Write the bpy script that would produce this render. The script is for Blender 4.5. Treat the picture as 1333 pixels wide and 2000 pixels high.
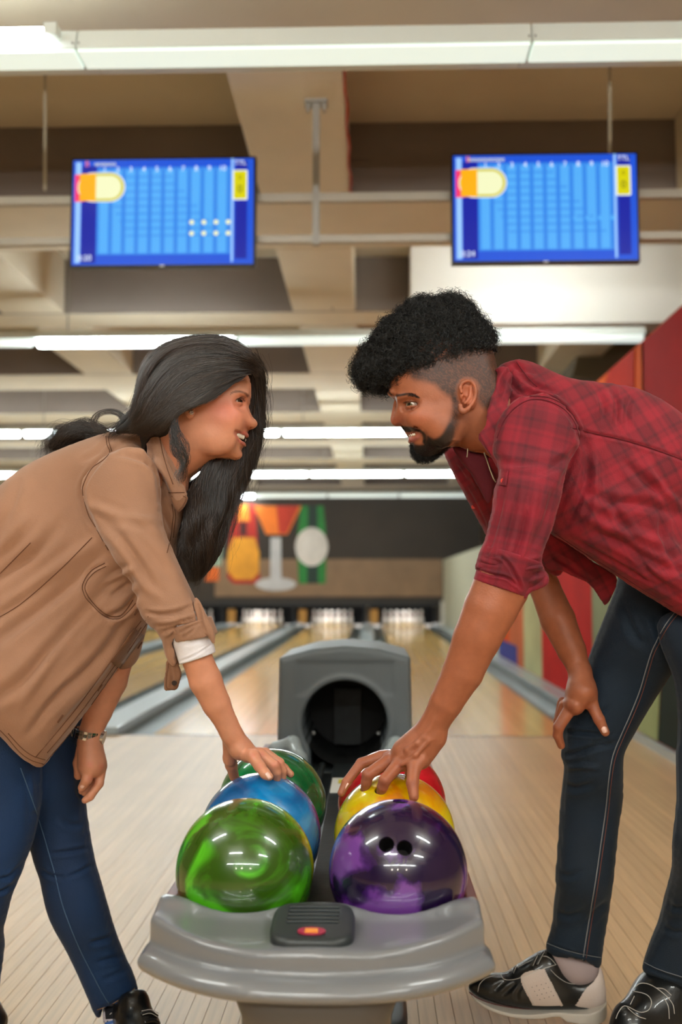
import bpy, bmesh, math, random
import numpy as np
from mathutils import Vector, Matrix
from mathutils.bvhtree import BVHTree
for o in list(bpy.data.objects): bpy.data.objects.remove(o)
random.seed(7); RNG = np.random.default_rng(7)
SC = bpy.context.scene; COL = SC.collection

# ------------------------------------------------------------------ camera, world, exposure
FPX = 1944.0                       # focal length in pixels of the 1333 x 2000 frame
PITCH, YAW, EYE = math.radians(4.2), math.radians(1.65), (0.0, 0.0, 1.0)
cam_data = bpy.data.cameras.new('camera'); CAM = bpy.data.objects.new('camera', cam_data); COL.objects.link(CAM)
CAM.location = EYE; CAM.rotation_euler = (math.pi/2 + PITCH, 0, YAW)
cam_data.sensor_fit = 'VERTICAL'; cam_data.sensor_height = 36; cam_data.lens = 36*FPX/2000
cam_data.clip_start = 0.05; cam_data.clip_end = 200
cam_data.dof.use_dof = True; cam_data.dof.focus_distance = 1.86; cam_data.dof.aperture_fstop = 2.6
SC.camera = CAM
W = bpy.data.worlds.new('world'); SC.world = W; W.use_nodes = True
W.node_tree.nodes['Background'].inputs[0].default_value = (1.0, 0.93, 0.84, 1)
W.node_tree.nodes['Background'].inputs[1].default_value = .3
vs = SC.view_settings
vs.view_transform = 'Standard'; vs.look = 'None'; vs.gamma = 1; vs.use_curve_mapping = False; vs.exposure = 1.22
SC.cycles.use_denoising = True
SC.cycles.max_bounces = 6
TUBE = 22.0                          # strength of a fluorescent tube
_R = CAM.rotation_euler.to_matrix()
def at(px, py, Y):
    """the point of the hall seen at photo pixel (px, py) at distance Y down the lanes"""
    d = _R @ Vector(((px-666.5)/FPX, -(py-1000)/FPX, -1.0))
    t = Y/d.y
    return Vector((EYE[0]+d.x*t, Y, EYE[2]+d.z*t))
def A(px, py, Y): return np.array(at(px, py, Y))
def to_px(P):
    """photo pixels of an (n,3) array"""
    P = np.asarray(P, float) - np.array(EYE); M = np.array(_R)
    c = P @ M
    return np.stack([666.5+FPX*c[:,0]/-c[:,2], 1000-FPX*c[:,1]/-c[:,2]], 1)

# ------------------------------------------------------------------ materials
def lin(c):
    return tuple((x/12.92 if x <= .04045 else ((x+.055)/1.055)**2.4) for x in c)
def rgb(r, g, b): return lin((r/255, g/255, b/255))
def mat(name, col, rough=.5, metal=0, noise=None, bump=None, coat=0, emit=None, attr=None, spec=.5, sheen=0, sss=0, stretch=None, hue=None, trans=0, objvar=0):
    """principled material; noise=(scale, amount) varies the colour, bump=(scale, strength)"""
    m = bpy.data.materials.new(name); m.use_nodes = True; nt = m.node_tree; N = nt.nodes; L = nt.links
    b = N['Principled BSDF']; b.inputs['Roughness'].default_value = rough; b.inputs['Metallic'].default_value = metal
    b.inputs['Specular IOR Level'].default_value = spec
    if coat: b.inputs['Coat Weight'].default_value = coat; b.inputs['Coat Roughness'].default_value = .05
    if sheen: b.inputs['Sheen Weight'].default_value = sheen; b.inputs['Sheen Roughness'].default_value = .4
    if trans: b.inputs['Transmission Weight'].default_value = trans
    if sss: b.inputs['Subsurface Weight'].default_value = sss; b.inputs['Subsurface Radius'].default_value = (.012, .005, .003); b.inputs['Subsurface Scale'].default_value = 1
    tc = N.new('ShaderNodeTexCoord'); src = tc.outputs['Object']
    if stretch:
        mp = N.new('ShaderNodeMapping'); mp.inputs['Scale'].default_value = stretch; L.new(src, mp.inputs[0]); src = mp.outputs[0]
    out = None
    if attr:
        a = N.new('ShaderNodeVertexColor'); a.layer_name = attr; out = a.outputs[0]
    if noise or out is None:
        if out is None:
            r = N.new('ShaderNodeRGB'); r.outputs[0].default_value = (*col, 1); out = r.outputs[0]
        if noise:
            t = N.new('ShaderNodeTexNoise'); t.inputs['Scale'].default_value = noise[0]; t.inputs['Detail'].default_value = 6; L.new(src, t.inputs[0])
            mr = N.new('ShaderNodeMapRange'); mr.inputs[1].default_value = .3; mr.inputs[2].default_value = .7
            mr.inputs[3].default_value = 1-noise[1]; mr.inputs[4].default_value = 1+noise[1]; L.new(t.outputs[0], mr.inputs[0])
            mx = N.new('ShaderNodeMix'); mx.data_type = 'RGBA'; mx.blend_type = 'MULTIPLY'; mx.inputs[0].default_value = 1
            L.new(out, mx.inputs[6]); L.new(mr.outputs[0], mx.inputs[7]); out = mx.outputs[2]
    if objvar:
        oi = N.new('ShaderNodeObjectInfo'); mr = N.new('ShaderNodeMapRange'); mr.inputs[3].default_value = 1-objvar; mr.inputs[4].default_value = 1+objvar
        L.new(oi.outputs['Random'], mr.inputs[0]); mx = N.new('ShaderNodeMix'); mx.data_type = 'RGBA'; mx.blend_type = 'MULTIPLY'; mx.inputs[0].default_value = 1
        L.new(out, mx.inputs[6]); L.new(mr.outputs[0], mx.inputs[7]); out = mx.outputs[2]
    L.new(out, b.inputs['Base Color'])
    if bump:
        t = N.new('ShaderNodeTexNoise'); t.inputs['Scale'].default_value = bump[0]; t.inputs['Detail'].default_value = 4; L.new(src, t.inputs[0])
        bp = N.new('ShaderNodeBump'); bp.inputs['Strength'].default_value = bump[1]; bp.inputs['Distance'].default_value = .002
        L.new(t.outputs[0], bp.inputs['Height']); L.new(bp.outputs[0], b.inputs['Normal'])
    if emit:
        b.inputs['Emission Color'].default_value = (*emit[0], 1); b.inputs['Emission Strength'].default_value = emit[1]
    return m

# ------------------------------------------------------------------ object helpers
def tag(o, label=None, cat=None, group=None, kind=None):
    if label: o['label'] = label
    if cat: o['category'] = cat
    if group: o['group'] = group
    if kind: o['kind'] = kind
    return o
def link(name, me, parent=None):
    o = bpy.data.objects.new(name, me); COL.objects.link(o)
    if parent: o.parent = parent
    return o
def empty(name, loc=(0, 0, 0), parent=None):
    o = link(name, None, parent); o.location = loc; o.empty_display_size = .1; return o
def mesh(name, V, F, m, parent=None, smooth=False):
    me = bpy.data.meshes.new(name)
    if not len(V): print('EMPTY MESH', name); V = [(0, 0, -.05), (.001, 0, -.05), (0, .001, -.05)]; F = [(0, 1, 2)]
    V = np.asarray(V, float)
    if parent is not None:             # vertices are given in hall coordinates
        V = V - wloc(parent)
    me.from_pydata(V.tolist(), [], F if isinstance(F, list) else F.tolist())
    if smooth: me.polygons.foreach_set('use_smooth', [True]*len(me.polygons))
    for q in (m if isinstance(m, (list, tuple)) else [m]): me.materials.append(q)
    me.update()
    return link(name, me, parent)
def wloc(o):
    v = np.zeros(3)
    while o: v = v + np.array(o.location); o = o.parent
    return v
class MB:
    """collects simple shapes into one mesh, hall coordinates"""
    def __init__(s): s.V = []; s.F = []
    def add(s, V, F):
        n = len(s.V); s.V += [tuple(v) for v in V]; s.F += [tuple(i+n for i in f) for f in F]; return s
    def box(s, x0, x1, y0, y1, z0, z1):
        V = [(x, y, z) for x in (x0, x1) for y in (y0, y1) for z in (z0, z1)]
        return s.add(V, [(0,1,3,2),(4,6,7,5),(0,4,5,1),(2,3,7,6),(0,2,6,4),(1,5,7,3)])
    def tube(s, pts, r, n=8, cap=True):
        pts = [Vector(p) for p in pts]; V = []; F = []
        rr = r if isinstance(r, (list, tuple)) else [r]*len(pts)
        up = None
        for i, p in enumerate(pts):
            t = (pts[min(i+1, len(pts)-1)] - pts[max(i-1, 0)]).normalized()
            if up is None: up = t.orthogonal().normalized()
            up = (up - t*up.dot(t)).normalized(); b = t.cross(up)
            V += [p + (up*math.cos(a)+b*math.sin(a))*rr[i] for a in [2*math.pi*k/n for k in range(n)]]
        for i in range(len(pts)-1):
            for k in range(n): F.append((i*n+k, i*n+(k+1)%n, (i+1)*n+(k+1)%n, (i+1)*n+k))
        if cap: F.append(tuple(range(n))[::-1]); F.append(tuple(range(len(V)-n, len(V))))
        return s.add(V, F)
    def lathe(s, c, prof, n=24):
        """prof: (radius, z) pairs about a vertical axis through c"""
        V = []; F = []
        for r, z in prof: V += [(c[0]+r*math.cos(2*math.pi*k/n), c[1]+r*math.sin(2*math.pi*k/n), c[2]+z) for k in range(n)]
        for i in range(len(prof)-1):
            for k in range(n): F.append((i*n+k, i*n+(k+1)%n, (i+1)*n+(k+1)%n, (i+1)*n+k))
        F.append(tuple(range(n))[::-1]); F.append(tuple(range(len(V)-n, len(V))))
        return s.add(V, F)
    def prism(s, pts, d):
        """polygon pts (3-D, planar) pushed along vector d"""
        n = len(pts); V = [Vector(p) for p in pts] + [Vector(p)+Vector(d) for p in pts]
        F = [tuple(range(n)), tuple(range(2*n-1, n-1, -1))] + [(i, i+n, (i+1)%n+n, (i+1)%n) for i in range(n)]
        return s.add(V, F)
    def build(s, name, m, parent=None, smooth=False, bevel=0):
        o = mesh(name, s.V, s.F, m, parent, smooth)
        bm = bmesh.new(); bm.from_mesh(o.data); bmesh.ops.recalc_face_normals(bm, faces=bm.faces)
        if bevel: bmesh.ops.bevel(bm, geom=bm.edges[:], offset=bevel, segments=2, affect='EDGES', profile=.6)
        bm.to_mesh(o.data); bm.free()
        return o
def autosmooth(o, ang=35):
    me = o.data; me.polygons.foreach_set('use_smooth', [True]*len(me.polygons))
    me.set_sharp_from_angle(angle=math.radians(ang)); return o

# ------------------------------------------------------------------ implicit surfaces (for bodies, clothes and moulded plastic)
def poly_sdf(U, V, poly):
    p = np.asarray(poly, float); d = np.full(U.shape, 1e9); s = np.ones(U.shape)
    n = len(p)
    for i in range(n):
        a = p[i]; b = p[i-1]; e = b-a; w0 = U-a[0]; w1 = V-a[1]
        t = np.clip((w0*e[0]+w1*e[1])/max(e@e, 1e-12), 0, 1)
        d = np.minimum(d, (w0-e[0]*t)**2+(w1-e[1]*t)**2)
        c1 = V >= a[1]; c2 = V < b[1]; c3 = e[0]*w1 > e[1]*w0
        s = np.where((c1 & c2 & c3) | (~c1 & ~c2 & ~c3), -s, s)
    return s*np.sqrt(d)
def spline(pts, n=6, closed=True):
    """catmull-rom through points"""
    P = np.asarray(pts, float); out = []; N = len(P)
    for i in range(N if closed else N-1):
        g = (lambda k: P[k % N]) if closed else (lambda k: P[min(max(k, 0), N-1)])
        a, b, c, d = g(i-1), g(i), g(i+1), g(i+2)
        for t in np.arange(n)/n:
            out.append(.5*((2*b)+(c-a)*t+(2*a-5*b+4*c-d)*t*t+(3*b-a-3*c+d)*t**3))
    if not closed: out.append(P[-1])
    return np.array(out)
def smin(a, b, k):
    if k <= 0: return np.minimum(a, b)
    h = np.clip(.5+.5*(b-a)/k, 0, 1)
    return b+(a-b)*h-k*h*(1-h)
def smax(a, b, k): return -smin(-a, -b, k)
class Cap:
    """tapered limb from a to b; flat squashes it along a direction"""
    def __init__(s, a, b, ra, rb, flat=None):
        s.a = np.array(a, float); s.b = np.array(b, float); s.ra = ra; s.rb = rb; s.flat = flat
        s.c = (s.a+s.b)/2; s.R = np.linalg.norm(s.b-s.a)/2+max(ra, rb)*(1.0 if not flat else 1.4)
    def __call__(s, P):
        e = s.b-s.a; q = P-s.a; t = np.clip(q@e/max(e@e, 1e-12), 0, 1)
        q = q-t[..., None]*e
        if s.flat is not None:
            n, f = s.flat; n = np.array(n, float); n /= np.linalg.norm(n); dn = q@n
            q = q+(dn*(1/f-1))[..., None]*n
            return (np.sqrt((q*q).sum(-1))-(s.ra+(s.rb-s.ra)*t))*f**.5
        return np.sqrt((q*q).sum(-1))-(s.ra+(s.rb-s.ra)*t)
class Ell:
    def __init__(s, c, r, M=None):
        s.c = np.array(c, float); s.r = np.array(r if hasattr(r, '__len__') else (r, r, r), float); s.M = None if M is None else np.array(M); s.R = s.r.max()
    def __call__(s, P):
        q = P-s.c
        if s.M is not None: q = q @ s.M
        k0 = np.sqrt(((q/s.r)**2).sum(-1)); k1 = np.sqrt(((q/s.r**2)**2).sum(-1))
        return k0*(k0-1)/np.maximum(k1, 1e-6)
class Fn:
    def __init__(s, f, c, R): s.f = f; s.c = np.array(c, float); s.R = R
    def __call__(s, P): return s.f(P)
def blur(A, n=1):
    for _ in range(n):
        A = (A+np.roll(A, 1, 0)+np.roll(A, -1, 0))/3; A = (A+np.roll(A, 1, 1)+np.roll(A, -1, 1))/3
    return A
def samp(A, u, v):
    """bilinear sample of raster A at fractional indices"""
    u = np.clip(u, 0, A.shape[0]-1.001); v = np.clip(v, 0, A.shape[1]-1.001)
    i = u.astype(int); j = v.astype(int); fu = u-i; fv = v-j
    return (A[i, j]*(1-fu)+A[i+1, j]*fu)*(1-fv)+(A[i, j+1]*(1-fu)+A[i+1, j+1]*fu)*fv
class Pillow:
    """a rounded volume whose side outline is poly; its thickness grows like that of an inflated
    form (circular across a limb), capped at tmax. Points are (px, py) with depth Y given by ctrl."""
    def __init__(s, px, ctrl, a=1.0, tmax=.2, h=.003, smooth=True, grow=0, n=5, cut=None):
        ctrl = [(c[0], c[1], c[2]) for c in ctrl]
        s.ctrl = np.array(ctrl, float)
        p = spline(px, n) if smooth else np.array(px, float)
        w = np.array([at(x, y, s.depth_px(x, y)) for x, y in p])
        s.poly = w[:, [0, 2]]; s.cp = np.array([at(x, y, Y) for x, y, Y in ctrl])
        lo = s.poly.min(0)-.02-grow; hi = s.poly.max(0)+.02+grow; s.lo = lo; s.h = h
        nu, nv = np.ceil((hi-lo)/h).astype(int)+1
        U, V = np.meshgrid(lo[0]+h*np.arange(nu), lo[1]+h*np.arange(nv), indexing='ij')
        d = poly_sdf(U, V, s.poly)-grow; s.d = d
        m = d < 0; H = np.where(m, np.minimum(-d, .1)*.1, 0.0)
        # smooth inflation: solve laplace(H) = -2 a^2 inside, coarse to fine by relaxation
        Hc = None
        for st in (4, 2, 1):
            mm = m[::st, ::st]; hh = h*st
            if Hc is None: X = H[::st, ::st].copy()
            else:
                ui = np.arange(mm.shape[0])/2; vi = np.arange(mm.shape[1])/2
                X = samp(Hc, *np.meshgrid(ui, vi, indexing='ij'))*mm
            for _ in range({4: 500, 2: 160, 1: 60}[st]):
                X[1:-1, 1:-1] = (.25*(X[:-2, 1:-1]+X[2:, 1:-1]+X[1:-1, :-2]+X[1:-1, 2:]+2*hh*hh))*mm[1:-1, 1:-1]
            Hc = X
        t = a*np.sqrt(np.maximum(Hc, 0)); t = tmax*np.tanh(t/tmax) if tmax else t
        s.t = t; gu, gv = np.gradient(t, h); s.k = 1/np.sqrt(1+np.minimum(gu**2+gv**2, 25)); s.k = blur(s.k, 1)
        # depth of the middle plane
        s.y = s._depth(U, V)
        yc = s.y[m] if m.any() else s.y
        s.c = np.array([(lo[0]+hi[0])/2, (yc.min()+yc.max())/2, (lo[1]+hi[1])/2])
        s.R = .05+np.linalg.norm([(hi[0]-lo[0])/2, (yc.max()-yc.min())/2+t.max(), (hi[1]-lo[1])/2])
    def depth_px(s, x, y):
        c = s.ctrl; w = 1/((c[:, 0]-x)**2+(c[:, 1]-y)**2+400)**1.5; return (w*c[:, 2]).sum()/w.sum()
    def _depth(s, U, V):
        w = 0; a = 0
        for c in s.cp:
            q = 1/((U-c[0])**2+(V-c[2])**2+4e-4)**1.5; w = w+q; a = a+q*c[1]
        return a/w
    def on(s, px, py, inset=0.0, side=-1):
        """point on the near (side -1) or far surface at a photo pixel"""
        Y = s.depth_px(px, py)
        for _ in range(9):
            q = A(px, py, Y); u = np.array([(q[0]-s.lo[0])/s.h]); v = np.array([(q[2]-s.lo[1])/s.h])
            y0 = samp(s.y, u, v)[0]; Yn = y0-(samp(s.t, u, v)[0]-inset); Y = .5*Y+.5*Yn
        return np.array([q[0], Yn if side < 0 else 2*y0-Yn, q[2]])
    def __call__(s, P):
        u = (P[..., 0]-s.lo[0])/s.h; v = (P[..., 2]-s.lo[1])/s.h
        d = samp(s.d, u, v); t = samp(s.t, u, v); k = samp(s.k, u, v); y = samp(s.y, u, v); w = np.abs(P[..., 1]-y)
        ex = np.maximum(0, np.maximum(-u, u-s.d.shape[0]+1))+np.maximum(0, np.maximum(-v, v-s.d.shape[1]+1))
        return np.where(d > 0, np.sqrt(np.maximum(d, 0)**2+w**2)+ex*s.h, (w-t)*k)
class Slab(Pillow):
    """an outline given an even half-thickness with rounded rim"""
    def __init__(s, px, ctrl, half, rim=.01, **kw):
        super().__init__(px, ctrl, a=1, tmax=0, **kw); s.half = half; s.rim = rim; s.R += half
    def __call__(s, P):
        u = (P[..., 0]-s.lo[0])/s.h; v = (P[..., 2]-s.lo[1])/s.h
        return smax(samp(s.d, u, v), np.abs(P[..., 1]-samp(s.y, u, v))-s.half, s.rim)
class Field:
    """ops: ('+', prim, k) union, ('-', prim, k) carve, ('&', prim, k) keep inside"""
    def __init__(s, ops): s.ops = ops
    def bounds(s, pad=.01):
        q = [o[1] for o in s.ops if o[0] == '+']
        return np.min([o.c-o.R for o in q], 0)-pad, np.max([o.c+o.R for o in q], 0)+pad
    def ev(s, P, c=None, R=0):
        f = np.full(P.shape[:-1], .5)
        for op, o, k in s.ops:
            if c is not None and op != '&' and np.linalg.norm(o.c-c) > o.R+R+k+.01: continue
            g = o(P)
            f = smin(f, g, k) if op == '+' else smax(f, -g, k) if op == '-' else smax(f, g, k)
        return f
    def __call__(s, P): return s.ev(P)
def iso(field, h, lo=None, hi=None, B=20, slack=.035):
    """surface nets over a sparse grid of blocks; returns vertices and quads"""
    l, u = field.bounds(); lo = l if lo is None else np.maximum(l, lo); hi = u if hi is None else np.minimum(u, hi)
    nb = np.ceil((hi-lo)/(h*B)).astype(int); VK = []; VP = []; FQ = []
    NY = nb[1]*B+4; NZ = nb[2]*B+4
    key = lambda i, j, k: ((i+1)*NY+(j+1))*NZ+(k+1)
    rad = h*B*.87; off = np.arange(B+1)
    O = np.stack(np.meshgrid(off, off, off, indexing='ij'), -1)
    allb = np.array([(i, j, k) for i in range(nb[0]) for j in range(nb[1]) for k in range(nb[2])])
    cen = lo+(allb+.5)*h*B
    fc = field.ev(cen); m = np.abs(fc) < rad*1.2+slack; allb = allb[m]; cen = cen[m]
    g3 = np.stack(np.meshgrid(*[np.array([-.5, -.17, .17, .5])*h*B]*3, indexing='ij'), -1).reshape(-1, 3)
    fs = np.array([field.ev(c_+g3, c_, rad) for c_ in cen]); m = (np.abs(fs).min(1) < rad*.5+slack*.2) | ((fs < 0).any(1) & (fs > 0).any(1)); allb = allb[m]; cen = cen[m]
    for b, c in zip(allb, cen):
        base = b*B; P = lo+(base+O)*h
        f = field.ev(P, c, rad); ins = f < 0
        if ins.all() or not ins.any(): continue
        S = ins[:-1, :-1, :-1].astype(int)
        for d in ((1,0,0),(0,1,0),(0,0,1),(1,1,0),(1,0,1),(0,1,1),(1,1,1)):
            S = S+ins[d[0]:B+d[0], d[1]:B+d[1], d[2]:B+d[2]]
        I, J, K = np.nonzero((S > 0) & (S < 8))
        acc = np.zeros((len(I), 3)); cnt = np.zeros(len(I))
        cr = [(0,0,0),(1,0,0),(0,1,0),(1,1,0),(0,0,1),(1,0,1),(0,1,1),(1,1,1)]
        for a in cr:
            for ax in range(3):
                if a[ax]: continue
                e = list(a); e[ax] = 1
                fa = f[I+a[0], J+a[1], K+a[2]]; fb = f[I+e[0], J+e[1], K+e[2]]; x = (fa < 0) != (fb < 0)
                t = np.where(x, fa/np.where(x, fa-fb, 1), 0)
                p = np.tile(np.array(a, float), (len(I), 1)); p[:, ax] += t
                acc += np.where(x[:, None], p, 0); cnt += x
        VK.append(key(I+base[0], J+base[1], K+base[2])); VP.append(lo+(np.stack([I, J, K], 1)+base+acc/cnt[:, None])*h)
        for ax in range(3):
            sl0 = [slice(0, B)]*3; sl1 = [slice(0, B)]*3; sl1[ax] = slice(1, B+1)
            A = ins[tuple(sl0)]; Bq = ins[tuple(sl1)]; X = np.stack(np.nonzero(A != Bq), 1)
            if not len(X): continue
            flip = A[X[:, 0], X[:, 1], X[:, 2]]; G = X+base
            e1 = np.zeros(3, int); e2 = np.zeros(3, int); e1[(ax+1) % 3] = 1; e2[(ax+2) % 3] = 1
            q = np.stack([key(*(G-e1-e2).T), key(*(G-e2).T), key(*G.T), key(*(G-e1).T)], 1)
            q[~flip] = q[~flip][:, ::-1]; FQ.append(q)
    VK = np.concatenate(VK); VP = np.concatenate(VP); Q = np.concatenate(FQ)
    o = np.argsort(VK); VK = VK[o]; VP = VP[o]
    ix = np.searchsorted(VK, Q); ix = np.minimum(ix, len(VK)-1); ok = (VK[ix] == Q).all(1)
    return VP, ix[ok]
def normals(V, F):
    n = np.cross(V[F[:, 2]]-V[F[:, 0]], V[F[:, 3]]-V[F[:, 1]]); N = np.zeros_like(V)
    for k in range(4): np.add.at(N, F[:, k], n)
    return N/np.maximum(np.linalg.norm(N, axis=1), 1e-12)[:, None]
def relax(V, F, n=1, w=.5):
    for _ in range(n):
        A = np.zeros_like(V); C = np.zeros(len(V))
        for k in range(4):
            np.add.at(A, F[:, k], V[F[:, (k+1) % 4]]+V[F[:, (k+3) % 4]]); np.add.at(C, F[:, k], 2)
        V = V+(A/np.maximum(C, 1)[:, None]-V)*w
    return V
def fastmesh(name, V, F, m, parent=None, cols=None):
    """big quad mesh, smooth shaded, with an optional colour per vertex"""
    me = bpy.data.meshes.new(name); V = np.asarray(V, float)
    if parent is not None: V = V-wloc(parent)
    F = np.asarray(F); n = len(F); s = F.shape[1]
    me.vertices.add(len(V)); me.vertices.foreach_set('co', V.astype(np.float32).ravel())
    me.loops.add(n*s); me.loops.foreach_set('vertex_index', F.astype(np.int32).ravel())
    me.polygons.add(n); me.polygons.foreach_set('loop_start', np.arange(0, n*s, s, dtype=np.int32))
    me.polygons.foreach_set('use_smooth', np.ones(n, bool))
    for q in (m if isinstance(m, (list, tuple)) else [m]): me.materials.append(q)
    me.update(calc_edges=True)
    if cols is not None:
        ca = me.color_attributes.new('Col', 'FLOAT_COLOR', 'POINT')
        ca.data.foreach_set('color', np.concatenate([cols, np.ones((len(V), 1))], 1).astype(np.float32).ravel())
    return link(name, me, parent)
def seg_dist(Q, line):
    """distance of 2-D points to a polyline, and the position along it (0..1)"""
    L = np.asarray(line, float); best = np.full(len(Q), 1e9); pos = np.zeros(len(Q)); side = np.zeros(len(Q)); n = len(L)-1
    for i in range(n):
        a = L[i]; e = L[i+1]-a; w = Q-a; t = np.clip((w@e)/max(e@e, 1e-9), 0, 1); r = w-t[:, None]*e; d = np.hypot(r[:, 0], r[:, 1])
        m = d < best; best[m] = d[m]; pos[m] = ((i+t)/n)[m]; side[m] = np.sign(e[0]*w[:, 1]-e[1]*w[:, 0])[m]
    return best, pos, side
def inpoly(Q, poly): return poly_sdf(Q[:, 0], Q[:, 1], spline(poly, 5)) < 0
FOLD = 1.45
def folds(V, F, strokes, facing=True):
    """press creases (or raise ridges) into cloth along strokes: (points px, width px, depth m)"""
    N = normals(V, F); Q = to_px(V); D = np.zeros(len(V))
    face = np.clip(-N[:, 1]*1.6+.25, 0, 1)*FOLD
    for pts, w, amp in strokes:
        d, p, s = seg_dist(Q, spline(pts, 4, False)); fall = np.sin(np.pi*np.clip(p, .02, .98))**.6
        D += amp*fall*(np.exp(-(d/w)**2)-.45*np.exp(-((d-1.9*w)/w)**2))*face
    return V-N*D[:, None]
def stitched(name, ob, paths, r, m, parent, Ylo=1.2, off=.0006):
    """thin seams laid on the surface of ob along photo-side paths (found by casting rays)"""
    me = ob.data; W0 = wloc(ob)
    bv = BVHTree.FromPolygons([tuple(v.co) for v in me.vertices], [tuple(p.vertices) for p in me.polygons])
    mb = MB()
    for path, n in paths:
        P = spline(path, 6, False); run = []
        for x, y in P:
            d = (at(x, y, 2.0)-Vector(EYE)).normalized()
            hit, nr, _, _ = bv.ray_cast(Vector(EYE)-Vector(W0), d)
            if hit is None:
                if len(run) > 1: mb.tube(run, r, 5)
                run = []; continue
            if run and (hit+Vector(W0)+nr*off-run[-1]).length > .05:
                if len(run) > 1: mb.tube(run, r, 5)
                run = []
            run.append(hit+Vector(W0)+nr*off)
        if len(run) > 1: mb.tube(run, r, 5)
    return tag(mb.build(name, m, parent, smooth=True), kind='stuff')
# ------------------------------------------------------------------ the hall
ZS0 = 4.06
Mc_slab = mat('ceiling_plaster', rgb(212, 200, 178), .9, noise=(1.5, .06), bump=(40, .3))
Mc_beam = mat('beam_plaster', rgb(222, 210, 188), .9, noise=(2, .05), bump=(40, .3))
Mc_dark = mat('dark_brown_face', rgb(122, 110, 102), .9, noise=(1.2, .08))  # front faces of the cross beams, darker and browner than the beams
Mc_white = mat('white_paint', rgb(226, 220, 214), .8, noise=(1, .03))
Mc_grey = mat('grey_steel', rgb(150, 150, 148), .5, .2)
Mc_mask = mat('dark_mask_wall', rgb(58, 49, 42), .7, noise=(.8, .2))
Mc_black = mat('black_plastic', rgb(14, 15, 16), .35)
Mc_pit = mat('pit_black', rgb(18, 20, 22), .8)
M_fix = mat('white_enamel', rgb(222, 228, 224), .4)
M_tube = mat('lit_tube', rgb(255, 255, 255), .4, emit=((.88, .99, 1.0), TUBE))
M_dif = mat('pale_diffuser', rgb(225, 240, 232), .4, emit=((.86, 1.0, .93), .30))
M_tube2 = mat('lit_tube_warm', rgb(255, 255, 255), .4, emit=((.95, .99, .95), TUBE*1.55))
M_deck = mat('deck_tube', rgb(255, 255, 255), .4, emit=((1, .98, .94), 15))
M_dim = mat('weak_tube', rgb(235, 245, 240), .4, emit=((.9, 1.0, .96), .32))
def wood_mat(name, c, board, rough, line=.75, coat=.3):
    """narrow boards running down the hall, for the lanes too far off to pick apart"""
    m = mat(name, c, rough, coat=coat); nt = m.node_tree; N = nt.nodes; L = nt.links; b = N['Principled BSDF']
    tc = N.new('ShaderNodeTexCoord'); mp = N.new('ShaderNodeMapping'); mp.inputs['Scale'].default_value = (1/board, .3, 1); L.new(tc.outputs['Object'], mp.inputs[0])
    sx = N.new('ShaderNodeSeparateXYZ'); L.new(mp.outputs[0], sx.inputs[0])
    fl = N.new('ShaderNodeMath'); fl.operation = 'FLOOR'; L.new(sx.outputs[0], fl.inputs[0])
    wn = N.new('ShaderNodeTexWhiteNoise'); wn.noise_dimensions = '1D'; L.new(fl.outputs[0], wn.inputs['W'])
    mr = N.new('ShaderNodeMapRange'); mr.inputs[3].default_value = .86; mr.inputs[4].default_value = 1.1; L.new(wn.outputs[0], mr.inputs[0])
    mx = N.new('ShaderNodeMix'); mx.data_type = 'RGBA'; mx.blend_type = 'MULTIPLY'; mx.inputs[0].default_value = 1
    mx.inputs[6].default_value = (*c, 1); L.new(mr.outputs[0], mx.inputs[7]); L.new(mx.outputs[2], b.inputs['Base Color'])
    return m
M_lane = wood_mat('lane_maple', rgb(232, 190, 118), .027, .2)
# approach boards: one mesh, each board its own object, tone varied per board
Mb = mat('approach_maple', rgb(208, 176, 134), .36, noise=(5, .1), stretch=(18, .7, 18), objvar=.07, bump=(6, .06))
Mgap = mat('dark_joint', rgb(120, 92, 62), .8)
FOUL = 6.7
floor = tag(MB().box(-8, 6, -6, FOUL, -.08, -.004).build('floor', Mgap), kind='structure')
bw = .0401; pitch = .0415
bme = MB().box(-bw/2, bw/2, .95, FOUL, -.02, 0).build('board', Mb, floor)
bmd = bme.data
n0 = int(round((-2.75)/pitch)); n1 = int(round(2.6/pitch)); first = True
for i in range(n0, n1):
    o = bme if first else bme.copy()
    if not first: COL.objects.link(o)
    first = False; o.location = (i*pitch+.008, 0, RNG.uniform(-.0002, .0002))
MB().box(1.9, 6, FOUL, 26.5, -.05, -.003).box(-8, -6.95, FOUL, 26.5, -.05, -.003).build('side_carpet', mat('grey_carpet', rgb(96, 88, 80), .95, noise=(40, .2)), floor)
outer = MB().box(-7, (n0-.5)*pitch+.008, .95, FOUL, -.02, 0).box((n1-.5)*pitch+.008, 3.2, .95, FOUL, -.02, 0).box(-8, 6, -6, .95, -.02, 0).box(3.2, 6, .95, FOUL, -.02, 0).build('side_boards', wood_mat('outer_maple', rgb(208, 176, 134), .0415, .36, coat=0), floor)
tag(outer, kind='stuff')
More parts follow.
